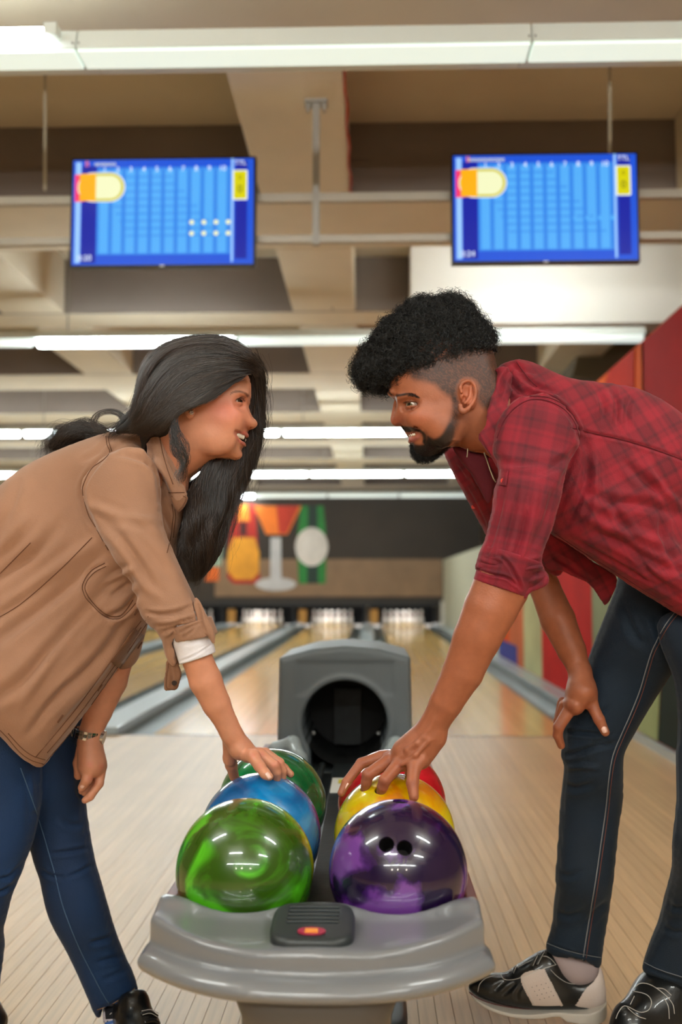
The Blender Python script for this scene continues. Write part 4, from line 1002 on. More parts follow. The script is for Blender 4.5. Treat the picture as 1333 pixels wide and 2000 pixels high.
wsl = Pillow(ws, [(240, 930, 1.79), (300, 1110, 1.755), (362, 1235, 1.745)], a=1.12, tmax=.09, h=.003, n=4)
coll = [(296,846),(312,852),(322,880),(334,915),(347,938),(358,946),(365,962),(364,972),(350,996),(344,986),(330,958),(318,930),(304,896),(292,868)]
wcol = Pillow(coll, [(300, 860, 1.835), (330, 920, 1.815), (355, 970, 1.825)], a=1.0, tmax=.017, h=.002, n=4)
jf = Field([('+', wtor, 0), ('+', wsl, .010), ('+', Cap(A(300, 930, 2.03), A(262, 1130, 2.085), .058, .052), .02), ('+', Cap(A(262, 1130, 2.085), A(232, 1268, 2.11), .052, .046), .01),
   ('-', Cap(A(372, 1248, 1.745), A(392, 1300, 1.75), .033, .034), .004),
   ('-', Fn(lambda P: np.linalg.norm((P-A(338, 880, HW))/np.array([1, 2.0, 1]), axis=-1)-.058, A(338, 880, HW), .12), .006), ('+', Pillow([(292,852),(312,858),(334,892),(350,935),(352,975),(334,985),(318,940),(300,905),(286,880)], [(320, 910, 1.845)], a=1.0, tmax=.022, h=.002, n=3), .01), ('+', wcol, .004)])
V, F = iso(jf, .0033); V = relax(V, F, 2)
V = folds(V, F, [
  # armhole and shoulder
  ([(207,890),(186,912),(168,938),(161,965),(172,1005),(190,1035)], 5, .0040),
  ([(222,884),(262,892),(292,905),(318,940),(331,985)], 6, .0045), ([(235,870),(285,886),(318,918),(335,955)], 6, -.003),
  ([(300,905),(312,960),(325,1010),(342,1050)], 5, .004),
  ([(172,985),(210,1000),(255,1012),(305,1016)], 8, -.0030), ([(185,1008),(225,1040),(262,1090),(300,1150)], 9, .0030), ([(230,1000),(275,1030),(315,1065)], 8, .002),
  ([(215,1040),(250,1090),(280,1140),(318,1172)], 8, -.0025), ([(268,1040),(305,1090),(345,1150)], 9, .0022),
  # rolled cuff creases
  ([(285,1196),(310,1200),(345,1196),(374,1184)], 4, .0045), ([(300,1215),(330,1214),(360,1206),(385,1200)], 4, -.004), ([(315,1236),(345,1226),(372,1222),(392,1216)], 4, .0045),
  ([(379,1170),(384,1195),(388,1215),(394,1234)], 3.2, .0045), ([(392,1186),(396,1210),(402,1230)], 3, .004), ([(330,1250),(340,1236),(350,1224)], 4, .004), ([(352,1230),(347,1262),(344,1290)], 3, .004),
  # torso drapes running from the armpit down to the hem
  ([(205,1075),(150,1130),(90,1180),(10,1240),(-60,1290)], 12, .006), ([(235,1120),(180,1190),(110,1260),(30,1340),(-40,1380)], 12, .0055), ([(180,1060),(110,1110),(30,1165),(-60,1220)], 11, -.005),
  ([(255,1190),(215,1260),(150,1330),(80,1390)], 10, .005), ([(225,1150),(160,1215),(95,1290),(40,1380)], 9, -.0045), ([(120,1020),(70,1080),(0,1130),(-50,1160)], 12, .005), ([(60,1000),(10,1060),(-50,1120)], 11, -.004),
  ([(262,1230),(210,1320),(140,1400),(95,1450)], 8, .004), ([(140,1330),(90,1390),(50,1440)], 8, .004),([(40,930),(20,990),(-10,1040)], 9, .003),
  ([(160,900),(190,885),(212,862)], 5, .002), ([(240,870),(215,880),(200,893)], 5, .003), ([(262,856),(285,880),(300,915)], 5, .003),
  # pocket shadow
  ([(268,1160),(250,1185),(228,1200),(205,1206)], 7, .006), ([(262,1135),(240,1150),(215,1168)], 7, .005),([(262,1110),(238,1122),(205,1140)], 6, -.004)])
V = folds(V, F, [([(205,1100),(178,1115),(163,1145),(168,1162)], 3, .003), ([(168,1162),(196,1195),(215,1206),(240,1203),(262,1180)], 3, .003)])
jk = fastmesh('shirt', V, F, M_jack, wo); tag(jk, 'tan cotton overshirt with brown seams')
def strip(name, ob, path, w, m, parent, lift=.0012, thick=.0012, both=.5):
    """a band of cloth sewn along a photo-side path of ob, w px wide"""
    me = ob.data; W0 = Vector(wloc(ob)); bv = BVHTree.FromPolygons([tuple(v.co) for v in me.vertices], [tuple(p.vertices) for p in me.polygons])
    P = spline(path, 8, False); V = []; F = []; nw = 5; rows = 0
    T = np.gradient(P, axis=0); T /= np.maximum(np.hypot(T[:, 0], T[:, 1]), 1e-6)[:, None]; last = None
    for i in range(len(P)):
        r_ = []
        for j in range(nw):
            o = (j/(nw-1)-both)*w; x = P[i, 0]-T[i, 1]*o; y = P[i, 1]+T[i, 0]*o
            d = (at(x, y, 2.0)-Vector(EYE)).normalized(); h, n, _, _ = bv.ray_cast(Vector(EYE)-W0, d)
            r_.append(None if h is None else (h+W0-d*lift, n))
        if any(q is None for q in r_): last = None; continue
        if last is not None and (r_[2][0]-last).length > .04: last = None
        for q in r_: V.append(q[0])
        if last is not None:
            for j in range(nw-1): a = (rows-1)*nw+j; F.append((a, a+1, a+nw+1, a+nw))
        last = r_[2][0]; rows += 1
    o = mesh(name, V, F, m, parent, True); md = o.modifiers.new('s', 'SOLIDIFY'); md.thickness = thick; md.offset = 1; return o
strip('front_placket', jk, [(283,1222),(226,1300),(150,1402),(95,1478)], 24, M_jackd, wo, both=.42)
stitched('seams', jk, [([(207,852),(209,868),(214,884),(203,898),(180,915),(165,942),(162,962),(172,1004),(190,1035),(212,1075)], 1), ([(211,852),(214,868),(219,884)], 1),
   ([(205,1100),(178,1115),(161,1142),(166,1165),(180,1182),(196,1198),(214,1208),(234,1208),(250,1196),(265,1178)], 1), ([(207,1106),(182,1120),(167,1144),(172,1164),(186,1182),(200,1194),(216,1203),(232,1203),(246,1192),(260,1172)], 1),
   ([(290,1204),(232,1288),(158,1390),(92,1470)], 1), ([(286,1218),(230,1302),(152,1412),(84,1494)], 1), ([(281,1205),(226,1278),(150,1382),(70,1478)], 1),
   ([(84,1492),(60,1484),(38,1468),(14,1440),(-4,1422)], 1), ([(88,1484),(64,1476),(42,1460),(16,1432)], 1),
   ([(60,1060),(20,1100),(-20,1140)], 1), ([(180,1050),(120,1110),(40,1180),(-20,1215)], 1), ([(312,856),(318,885),(328,920),(338,946)], 1), ([(330,962),(344,962),(360,962)], 1),
   ([(352,1235),(347,1262),(344,1292),(347,1308)], 1), ([(336,984),(338,1010),(333,1050),(326,1080)], 1), ([(341,990),(342,1016),(338,1050)], 1)], .00085, M_thr, wo)
for p in ([(262,1200),(270,1188)], [(268,1266),(276,1254)], [(190,1348),(198,1336)], [(112,1410),(122,1396)]):
    stitched('buttonhole', jk, [([p[0], ((p[0][0]+p[1][0])/2, (p[0][1]+p[1][1])/2), p[1]], 1)], .0017, M_thr, wo, off=.002)
# shirt collar tip, sleeve tab and rolled edge
V, F = iso(Field([('+', Pillow([(332,966),(348,964),(362,966),(367,974),(360,990),(350,1000),(342,994)], [(350, 980, 1.822)], a=.8, tmax=.008, h=.0015, n=3), 0)]), .0015)
ct = fastmesh('collar_tip', V, F, M_jackd, wo); stitched('collar_seam', ct, [([(336,970),(348,968),(361,970),(363,976),(357,988),(350,996)], 1)], .0008, M_thr, wo)
V, F = iso(Field([('+', Pillow([(326,1290),(344,1280),(350,1300),(355,1316),(352,1328),(346,1346),(334,1348),(322,1348),(321,1330),(324,1310)], [(338, 1320, 1.752)], a=.8, tmax=.006, h=.0015, n=3), 0)]), .0015)
V = folds(V, F, [([(328,1300),(336,1320),(334,1344)], 3, .002)])
tb = fastmesh('sleeve_tab', V, F, M_jackd, wo); stitched('tab_seam', tb, [([(329,1296),(326,1320),(326,1343),(345,1343),(351,1326)], 1)], .0007, M_thr, wo)
c = A(341, 1334, 1.744); MB().tube([c, c+np.array([0, -.002, 0])], .0045, 14).build('button', mat('dark_button', rgb(40, 26, 22), .3), wo)
V, F = iso(Field([('+', Pillow([(381,1168),(389,1172),(396,1186),(404,1202),(414,1220),(420,1240),(419,1258),(412,1252),(404,1240),(392,1240),(388,1222),(386,1204),(380,1190)], [(398, 1210, 1.722)], a=.9, tmax=.010, h=.0015, n=3), 0)]), .0018)
V = folds(V, F, [([(386,1176),(391,1196),(394,1216),(400,1234)], 3, .003)])
fastmesh('rolled_cuff', V, F, M_jack, wo)
ux = A(372, 1238, 1.748); uy = A(387, 1288, 1.750); ud = (uy-ux)/np.linalg.norm(uy-ux); tilt = ud+np.array([.06, 0, -.10]); tilt /= np.linalg.norm(tilt)
V, F = iso(Field([('+', Cap(ux-ud*.02, uy+ud*.03, .0350, .0325), 0), ('-', Cap(ux-ud*.05, uy+ud*.08, .0292, .0280), .001), ('&', Fn(lambda P: (P-A(385, 1286, 1.75))@tilt, uy, 9), .0012)]), .0018)
V = folds(V, F, [([(351,1292),(372,1284),(395,1272),(417,1256)], 2, .0012), ([(360,1262),(380,1252),(404,1246)], 4, .001)])
fastmesh('white_undershirt_cuff', V, F, M_ush, wo)
V, F = iso(Field([('+', Cap(A(366, 1205, 1.746), A(390, 1262, 1.749), .0400, .0385), 0), ('+', Cap(A(352, 1228, 1.72), A(352, 1250, 1.722), .006, .005), .01), ('-', Cap(ux, uy+ud*.05, .0350, .0335), .001), ('&', Fn(lambda P: (P-A(382, 1246, 1.75))@(ud+np.array([-.12, 0, .12])), uy, 9), .003), ('&', Fn(lambda P: -((P-A(372, 1215, 1.75))@ud), uy, 9), .004)]), .0018)
V = folds(V, F, [([(352,1236),(370,1226),(392,1216)], 2.5, .002), ([(360,1246),(376,1232),(384,1222)], 2.5, .0015)])
fastmesh('sleeve_band', V, F, M_jack, wo)
# jeans
wl_far = [(20,1380),(150,1380),(156,1480),(158,1540),(165,1575),(171,1620),(177,1655),(184,1689),(192,1716),(200,1743),(212,1783),(224,1824),(240,1866),(259,1905),(266,1925),(270,1945),(255,1957),(240,1966),(224,1974),(205,1983),(194,1987),(187,1981),(176,1950),(162,1916),(146,1880),(130,1846),(112,1814),(97,1781),(88,1745),(81,1711),(70,1680),(60,1640),(46,1560),(36,1500)]
wl_near = [(-150,1350),(60,1350),(75,1440),(78,1520),(73,1590),(62,1643),(54,1667),(46,1686),(40,1706),(32,1724),(26,1740),(19,1757),(14,1790),(8,1820),(5,1851),(0,1895),(-8,1945),(-60,1950),(-76,1880),(-84,1800),(-92,1720),(-110,1650),(-150,1560),(-190,1450),(-190,1380)]
jn = Field([('+', Pillow(wl_far, [(100, 1420, 2.17), (140, 1700, 2.22), (230, 1950, 2.27)], a=1.05, tmax=.12, h=.003, n=4), 0),
   ('+', Pillow(wl_near, [(0, 1400, 2.07), (0, 1700, 2.08), (-40, 1940, 2.22)], a=.95, tmax=.12, h=.003, n=4), .012),
   ('-', Cap(A(228, 1965, 2.27), A(244, 2000, 2.27), .040, .040), .003)])
V, F = iso(jn, .0042); V = relax(V, F, 2)
V = folds(V, F, [([(100,1668),(130,1664),(155,1660),(177,1656)], 4, .005), ([(135,1712),(155,1704),(172,1694),(186,1688)], 4, .005), ([(80,1700),(100,1712),(125,1714)], 4, .003),
  ([(150,1540),(158,1556),(166,1566)], 4, .004), ([(176,1842),(196,1838),(222,1830)], 5, .004), ([(190,1880),(215,1874),(243,1866)], 5, .004), ([(200,1915),(225,1905),(252,1892)], 5, .003), ([(40,1690),(20,1712),(0,1716)], 4, .004), ([(30,1724),(12,1738),(-8,1745)], 4, .004),
  ([(120,1600),(140,1612),(165,1610)], 6, .003), ([(60,1520),(70,1580),(64,1630)], 6, -.004), ([(186,1972),(215,1962),(240,1948),(266,1930)], 2.5, .002)])
jw = fastmesh('jeans', V, F, M_jeanw, wo); tag(jw, 'slim dark blue denim jeans')
stitched('inseam', jw, [([(40,1500),(62,1560),(82,1620),(96,1668),(108,1710),(120,1760),(136,1806),(158,1858),(182,1905),(204,1946),(222,1972)], 1)], .0011, M_jthr, wo)
stitched('hem_stitching', jw, [([(190,1972),(215,1963),(240,1948),(264,1930)], 1)], .0008, mat('ochre_thread', rgb(150, 110, 60), .8), wo)
# sock and shoes
def sock_mat():
    m = mat('spotted_sock', rgb(206, 202, 216), .9); nt = m.node_tree; N = nt.nodes; L = nt.links; b = N['Principled BSDF']
    tc = N.new('ShaderNodeTexCoord'); v = N.new('ShaderNodeTexVoronoi'); v.inputs['Scale'].default_value = 130; L.new(tc.outputs['Object'], v.inputs[0])
    r = N.new('ShaderNodeValToRGB'); r.color_ramp.interpolation = 'CONSTANT'; e = r.color_ramp.elements; e[0].color = (*rgb(30, 32, 50), 1); e[1].position = .28; e[1].color = (*rgb(206, 202, 216), 1); L.new(v.outputs[0], r.inputs[0])
    L.new(r.outputs[0], b.inputs['Base Color']); return m
V, F = iso(Field([('+', Pillow([(206,1965),(262,1945),(268,1958),(276,1968),(290,1985),(300,2010),(296,2050),(220,2050),(204,1990)], [(245, 1990, 2.27)], a=1.1, tmax=0, h=.003, n=3), 0)]), .003)
sk = fastmesh('sock', V, F, sock_mat(), wo)
strip('sock_band', sk, [(206,1979),(230,1976),(252,1964),(272,1950)], 24, mat('dark_sock_band', rgb(22, 24, 34), .9), wo, lift=.0008, both=.5)
strip('sock_stripe', sk, [(206,2000),(232,1992),(254,1979),(274,1964)], 6, mat('blue_sock_stripe', rgb(70, 110, 180), .9), wo, lift=.0016)
fleck = MB()
for i in range(16):
    x = 212+RNG.random()*56; y = 1988-(x-212)*.42+RNG.random()*12-8; p = A(x, y, 2.27)
    d = (at(x, y, 2.0)-Vector(EYE)).normalized(); p = A(x, y, 2.2285+abs(x-240)*.0002); fleck.tube([p, p+np.array([.0035, 0, .0035])], .0007, 5)
fleck.build('sock_flecks', mat('white_fleck', rgb(230, 230, 235), .9), wo)
M_leb = mat('black_leather', rgb(16, 18, 19), .32, coat=.35, bump=(160, .25)); M_lew = mat('white_leather', rgb(206, 190, 180), .5, bump=(160, .25)); M_sole = mat('pale_sole', rgb(196, 190, 180), .55); M_solr = mat('dark_red_welt', rgb(90, 34, 28), .6); M_wst = mat('white_stitch', rgb(206, 202, 196), .7)
def simple_shoe(heel, toe, parent, w=.042, k=1.0, extra=()):
    """plain low bowling shoe along the floor from heel to toe (hall points on the floor)"""
    h = np.array(heel); t = np.array(toe); u = t-h; Ln = np.linalg.norm(u); u /= Ln; z = np.array([0, 0, 1.]); q = lambda s, k: h+u*Ln*s+z*k
    V, F = iso(Field([('+', Cap(q(.14, .045), q(.42, .05*k), .036*k, .040*k), .02), ('+', Cap(q(.42, .05*k), q(.82, .032*k), .041*k, .034*k, (z, .8)), .03), ('+', Cap(q(.14, .06), q(.3, .09*k), .034*k, .034*k), .02), *extra, ('-', Cap(q(.2, .095), q(.24, .2), .03, .03), .004), ('-', Fn(lambda P: P[..., 2]-.008, h, 9), .003)]), .003)
    up = fastmesh('shoe', V, F, M_leb, parent)
    pts = []
    for i in range(28):
        a = 2*math.pi*i/28; s = .5+.5*math.cos(a); ww = w*(.86+.3*math.sin(math.pi*s)**2*(.4+s))*math.copysign(abs(math.sin(a))**.7, math.sin(a)); v = np.cross(z, u); p = q(s*.97+.01, 0)+v*ww*.95; pts.append((p[0], p[1], 0.0005))
    MB().prism(pts, (0, 0, .014)).build('sole', M_sole, up, bevel=.002); return up
fh = A(244, 2012, 2.27); fh[2] = 0
s1 = simple_shoe((fh[0]-.01, 2.30, 0), (fh[0]+.12, 2.06, 0), wo)
stitched('shoe_strap', s1, [([(276,1982),(292,1979),(306,1986)], 1), ([(282,1998),(298,1994),(310,2000)], 1)], .0045, M_leb, s1, off=.001); stitched('strap_stitching', s1, [([(276,1979),(292,1976),(306,1983)], 1), ([(278,1986),(292,1983),(305,1990)], 1)], .0006, M_wst, s1, off=.0055)
nh = A(-30, 1960, 2.24); s2 = simple_shoe((nh[0]-.05, 2.27, 0), (A(8, 1960, 2.3)[0], 2.26, 0), wo)
# steel watch on the far wrist
wa = A(170, 1433, 2.12); t = np.array([.22, 0, 1.0]); t /= np.linalg.norm(t); e1 = np.array([1, 0, -.22]); e1 /= np.linalg.norm(e1); e2 = np.array([0, 1, 0.])
M_st = mat('brushed_steel', rgb(190, 188, 186), .22, 1); M_sd = mat('dark_steel', rgb(90, 88, 86), .3, 1)
wtch = empty('watch', wa, wo)
for i in range(22):
    a = 2*math.pi*i/22; rx, ry = .0310, .0290; p = wa+e1*rx*math.cos(a)+e2*ry*math.sin(a); n = e1*math.cos(a)+e2*math.sin(a); v = np.cross(t, n)
    for off, ww, m in ((-.0062, .0026, M_st), (0, .0032, M_sd if i % 2 else M_st), (.0062, .0026, M_st)):
        q = p+t*off; mb = MB(); V = [q+n*a1*.0013+v*b1*.0038+t*c1*ww for a1 in (-1, 1) for b1 in (-1, 1) for c1 in (-1, 1)]
        mb.add(V, [(0,1,3,2),(4,6,7,5),(0,4,5,1),(2,3,7,6),(0,2,6,4),(1,5,7,3)]).build('watch_link', m, wo, bevel=.0004)
cp = wa+e1*.0345; mb = MB(); mb.tube([cp-e1*.003, cp+e1*.004], .0145, 24).build('watch_case', M_st, wo, smooth=False, bevel=.0008)
bpy.data.objects.remove(wtch)
# ------------------------------------------------------------------ the woman's hair
M_hair = mat('dark_brown_hair', (0, 0, 0), .36, attr='Col', spec=.7); M_hairc = mat('dark_hair_core', rgb(14, 10, 9), .6)
hreg = [(473,728),(462,733),(452,742),(443,750),(430,756),(418,763),(413,778),(404,788),(394,795),(381,797),(374,800),(366,806),(360,815),(352,828),(340,842),(325,852),(300,870),(290,890),(290,900),(240,880),(240,640),(520,640),(520,720),(492,722)]
hr_s = Slab(hreg, [(400, 790, HW)], .5, rim=.002, h=.002, n=3)
near_head = Pillow(wface, [(400, 790, HW), (300, 760, HW)], a=1.02, tmax=.098, h=.002, n=3, grow=.014)
topm = Pillow([(276,745),(283,715),(305,688),(335,670),(372,664),(411,661),(440,668),(476,684),(500,706),(510,738),(505,770),(496,745),(478,722),(462,725),(440,742),(415,756),(405,778),(380,792),(358,805),(330,830),(300,850),(272,842),(262,820),(268,785)], [(400, 720, HW)], a=.96, tmax=.098, h=.0025, n=4)
hf = Field([('+', near_head, 0), ('+', topm, .01), ('&', hr_s, .006),
  # far side: falls beside the face and forward past the chin
  ('+', Pillow([(486,690),(505,708),(514,745),(516,790),(512,840),(500,880),(484,920),(470,968),(452,1020),(436,1070),(414,1108),(392,1132),(372,1136),(362,1118),(350,1100),(346,1060),(352,1000),(360,955),(380,935),(410,916),(440,908),(466,900),(478,850),(486,800),(488,740)], [(490, 780, HW+.05), (440, 930, HW+.055), (390, 1080, 1.90)], a=.9, tmax=.03, h=.0025, n=4), .006),
  # mass over the shoulder behind
  ('+', Pillow([(268,790),(300,796),(345,806),(356,826),(346,850),(325,858),(300,856),(270,848),(245,846),(225,848),(232,834),(250,820)], [(300, 830, 1.84)], a=1.0, tmax=.05, h=.0025, n=4), .01),
  ('+', Pillow([(94,876),(100,858),(118,846),(140,842),(150,830),(170,832),(188,846),(180,860),(150,868),(120,880)], [(140, 855, 1.99)], a=.8, tmax=.03, h=.0025, n=4), 0)])
V, F = iso(hf, .003)
V = folds(V, F, [([(470,695),(430,690),(380,705),(330,745),(300,790)], 6, .004), ([(480,705),(440,705),(395,725),(350,765),(310,810)], 6, -.004), ([(460,720),(420,735),(380,765),(330,800),(300,825)], 6, .004),
  ([(420,672),(370,682),(320,712),(290,760)], 6, .004), ([(380,790),(350,800),(310,820),(270,832)], 5, .004), ([(360,815),(345,850),(330,880)], 4, .003), ([(440,905),(430,960),(405,1030),(385,1100)], 5, .004), ([(410,910),(395,980),(372,1050),(368,1110)], 5, .004)])
hair = fastmesh('hair', V, F, M_hairc, wo); tag(hair, 'long wavy dark brown hair')
def G(*p): return [A(*q) for q in p]
HN = HW-.088
parts = []
g0 = [G((470,682,HN+.06),(440,666,HN+.065),(405,660,HN+.07),(368,661,HN+.065),(332,670,HN+.06),(303,688,HN+.055),(281,716,HN+.05),(273,748,HN+.045),(266,785,HN+.04),(256,818,HN+.04)), G((480,690,HN+.03),(445,672,HN+.03),(405,668,HN+.028),(365,672,HN+.025),(328,686,HN+.022),(300,710,HN+.022),(281,742,HN+.022),(274,775,HN+.022),(262,812,HN+.03))]
parts.append(strands('', g0, M_hair, wo, 2200, r=.00042, wave=(.003, 1.6), jit=.004, seg=18, clump=8))
g1 = [G((505,722,HN+.05),(480,694,HN+.035),(440,676,HN+.045),(390,668,HN+.06),(335,684,HN+.055),(295,716,HN+.05),(278,760,HN+.04),(270,800,HN+.03)),
      G((498,716,HN+.04),(470,700,HN+.012),(425,690,HN+.012),(375,692,HN+.008),(325,722,HN+.005),(290,765,HN+.005),(275,800,HN+.01),(262,826,HN+.02)),
      G((488,722,HN+.03),(455,718,HN+.002),(415,720,HN-.008),(365,735,HN-.014),(325,770,HN-.012),(300,805,HN-.008),(280,832,HN),(250,842,HN+.02)),
      G((476,727,HN+.022),(448,735,HN),(415,748,HN-.010),(375,766,HN-.018),(340,788,HN-.018),(312,806,HN-.014),(288,826,HN-.006),(262,840,HN+.012)),
      G((465,733,HN+.016),(440,748,HN),(412,766,HN-.012),(380,786,HN-.018),(350,800,HN-.018),(325,818,HN-.016),(300,834,HN-.008),(270,848,HN+.012)),
      G((430,756,HN+.003),(412,776,HN-.008),(386,788,HN-.016),(354,800,HN-.018),(340,815,HN-.018),(325,834,HN-.014),(305,846,HN-.004))]
parts.append(strands('', g1, M_hair, wo, 5000, r=.00042, wave=(.0034, 1.6), jit=.0035, seg=18, clump=16))
# forward wisps over the front
parts.append(strands('', [g1[0][:5], g1[1][:5]], M_hair, wo, 500, r=.0003, wave=(.004, 1.3), jit=.006, seg=14))
far = [G((492,700,HW+.02),(506,722,HW+.035),(513,760,HW+.045),(514,805,HW+.05),(506,850,HW+.05),(494,890,HW+.05),(478,935,HW+.05),(462,985,HW+.04),(446,1040,HW+.03)),
       G((486,704,HW+.015),(497,735,HW+.02),(500,775,HW+.03),(500,820,HW+.035),(490,865,HW+.035),(474,905,HW+.035),(456,955,HW+.03),(440,1010,HW+.01),(422,1075,HW)),
       G((470,860,HW+.03),(455,905,HW+.01),(440,940,HW),(425,985,HW-.01),(412,1030,HW-.02),(402,1075,HW-.02),(388,1115,HW-.01),(370,1138,HW)),
       G((430,900,HW+.0),(412,935,HW-.01),(400,975,HW-.02),(385,1020,HW-.03),(372,1065,HW-.02),(366,1105,HW-.01),(376,1136,HW)),
       G((405,910,HW+.0),(385,945,HW-.01),(370,985,HW-.02),(362,1030,HW-.02),(356,1070,HW-.02),(358,1105,HW-.01))]
parts.append(strands('', far, M_hair, wo, 3300, r=.00042, wave=(.013, 1.7), jit=.005, seg=22, clump=8))
parts.append(strands('', far[:3], M_hair, wo, 350, r=.00028, wave=(.012, 2.4), jit=.012, seg=24))
# near locks curling onto the collar
lk = [G((344,815,HN-.018),(348,840,HN-.022),(366,868,HN-.026),(368,890,HN-.026),(356,912,HN-.026),(346,930,HN-.026),(350,950,HN-.026)),
      G((338,830,HN-.018),(342,858,HN-.022),(352,886,HN-.026),(362,905,HN-.028),(358,925,HN-.028),(352,940,HN-.028)),
      G((335,850,HN-.015),(338,880,HN-.02),(350,902,HN-.026),(356,922,HN-.03),(352,942,HN-.03))]
parts.append(strands('', lk, M_hair, wo, 190, r=.00034, wave=(.006, 1.8), jit=.003, seg=20, clump=5))
# curl behind the neck and hair over the far shoulder
cl = []
for q in range(5):
    R_ = 20+q*3; cx, cy = 214, 824
    cl.append([A(cx+R_*math.cos(a)*1.15, cy+R_*math.sin(a)*.8, 1.86+.002*q) for a in np.linspace(.2, -4.6, 14)])
cl2 = [G((270,800,1.86),(252,806,1.86),(236,822,1.86),(222,836,1.86),(205,845,1.87)), G((270,815,1.86),(250,830,1.86),(235,842,1.86),(215,848,1.87))]
parts.append(strands('', cl, M_hair, wo, 60, r=.00036, jit=.0012, seg=26)); parts.append(strands('', cl2, M_hair, wo, 260, r=.0004, wave=(.006, 1.4), jit=.004, seg=16))
bk = [G((205,846,1.96),(185,832,1.98),(165,826,1.99),(140,836,2.0),(115,842,2.01),(98,856,2.01),(92,880,2.01)), G((205,852,1.96),(180,850,1.96),(155,846,1.96),(128,852,1.96),(104,868,1.98),(90,888,1.99))]
parts.append(strands('', bk, M_hair, wo, 700, r=.0004, wave=(.008, 2.2), jit=.006, seg=20))
V, F, HC = join(parts); hs = fastmesh('hair_strands', V, F, M_hair, hair, HC); tag(hs, kind='stuff')
# ------------------------------------------------------------------ the man
mo = empty('person', (.62, 2.1, 0)); tag(mo, 'bearded man with curly black hair, red plaid shirt, hand on the yellow ball', 'person')
HM = 1.90
mface = [(757,752),(757,762),(762,770),(769,778),(774,785),(773.5,794),(771,806),(768.3,817),(768.4,824),(772,829),(777,830.8),(783,830.5),(785.5,835),(789,841.5),(794,846.5),(800,848.5),(803,850.5),(801,853),(801,858),(804.5,864),(808,870),(807,878),(810,886),(817,893),(828,896.5),(842,895),(860,886),(878,872.5),(892,871.5),(905,873.5),(921,880),(936,883),(951,884),(975,900),(1000,880),(1010,840),(1000,790),(985,752),(972,726),(964,690),(945,655),(915,636),(875,630),(835,636),(798,660),(772,695),(760,725)]
mhead = Pillow(mface, [(860, 770, HM), (800, 860, HM), (940, 860, HM), (990, 850, HM)], a=1.0, tmax=.097, h=.0015, n=3)
def noseless(x): return x
mf = [('+', mhead, 0)]
for s in (-1, 1):
    mf += [('+', Ell(A(824, 816, HM+s*.046), (.026, .018, .020)), .02), ('+', Ell(A(872, 838, HM+s*.052), (.028, .020, .034)), .025),
      ('+', Ell(A(793, 778, HM+s*.030), (.018, .018, .0070)), .010), ('+', Ell(A(766, 768, HM+s*.016), (.009, .014, .006)), .008),
      ('-', Ell(A(797, 790, HM+s*.052), (.0200, .024, .0112)), .010)]
EYM = .034
for s in (-1, 1):
    e = A(806, 790.5, HM+s*EYM)
    mf.append(('+', Fn(lambda P, e=e: np.maximum(np.abs(np.linalg.norm(P-e, axis=-1)-.0130)-.0012, -np.maximum((P[..., 2]-e[2])-.0016, -(P[..., 2]-e[2])-.0030)), e, .016), .002))
mf += [('+', Cap(A(776, 790, HM), A(774, 818, HM), .0075, .0105), .008), ('+', Ell(A(775.5, 822, HM), (.0085, .0105, .0085)), .006)]
for s in (-1, 1): mf += [('-', Cap(A(800, 813, HM+s*.0225), A(804.5, 822, HM+s*.0245), .0022, .0026), .004), ('-', Cap(A(804.5, 822, HM+s*.0245), A(801, 830, HM+s*.0235), .0026, .002), .004)]
for s in (-1, 1): mf += [('+', Ell(A(794, 823.5, HM+s*.0165), (.0100, .0065, .0080)), .005), ('-', Ell(A(785, 830.5, HM+s*.009), (.0070, .0052, .0032)), .002)]
mf += [('-', Slab([(822,845),(816,846.5),(808,848),(800,850),(798,851.5),(800,853.5),(807,854),(815,851.5),(821,848)], [(810, 850, HM)], .052, rim=.001, h=.001, n=4), .0012)]
for s in (-1, 1):
    for line, mid in (([(823, 845, .0018), (815, 844.6, .0026), (806, 846.0, .0030), (799, 847.6, .0030)], A(796.5, 847.5, HM)), ([(822, 847, .0020), (816, 853, .0040), (809, 856.5, .0052), (804, 858, .0054)], A(803.5, 857.5, HM))):
        P = [(mhead.on(x, y, .0020, s), q) for x, y, q in line]+[(mid, line[-1][2])]
        mf += [('+', Cap(P[i][0], P[i+1][0], P[i][1], P[i+1][1]), .0022) for i in range(4)]
    # smile fold and cheek
    P = [mhead.on(804, 825, .004, s), mhead.on(815, 833, .003, s), mhead.on(827, 843, .003, s)]
    mf += [('-', Cap(P[0]-[0, -s*.006, 0], P[1]-[0, -s*.0055, 0], .0030, .0034), .008), ('+', Cap(P[1]+np.array([.008, 0, .004]), P[2]+np.array([.004, 0, 0]), .006, .005), .008)]
# ears
for s in (-1, 1):
    w = HM+s*.083; rim = [(902, 766), (899, 757), (903, 748), (912, 743.5), (921, 744.5), (928, 752), (931, 764), (929, 778), (922, 790), (914, 799), (906, 805), (901, 802), (899, 793)]
    R_ = [A(x, y, w-.004*(1 if s < 0 else -1)-s*-.0*x) for x, y in rim]
    mf += [('+', Ell(A(914, 772, HM+s*.074), (.0150, .012, .0290), Matrix.Rotation(math.radians(-14), 3, 'Y')), .006)]
    mf += [('-', Ell(A(913, 766, HM+s*.089), (.0095, .0085, .0175), Matrix.Rotation(math.radians(-14), 3, 'Y')), .002)]
    mf += [('+', Cap(R_[i], R_[i+1], .0032 if i < 9 else .0048, .0032 if i < 9 else .0048), .002) for i in range(len(R_)-1)]
    mf += [('+', Cap(A(921, 752, w), A(919, 775, w-.000), .0026, .0030), .002), ('+', Cap(A(919, 775, w), A(909, 787, w), .0030, .0036), .002), ('+', Ell(A(903, 775, w+s*-.002), (.0042, .0045, .0062)), .002), ('-', Ell(A(908, 778, w+s*.000), (.0042, .007, .0055)), .002)]
bm_ = mf
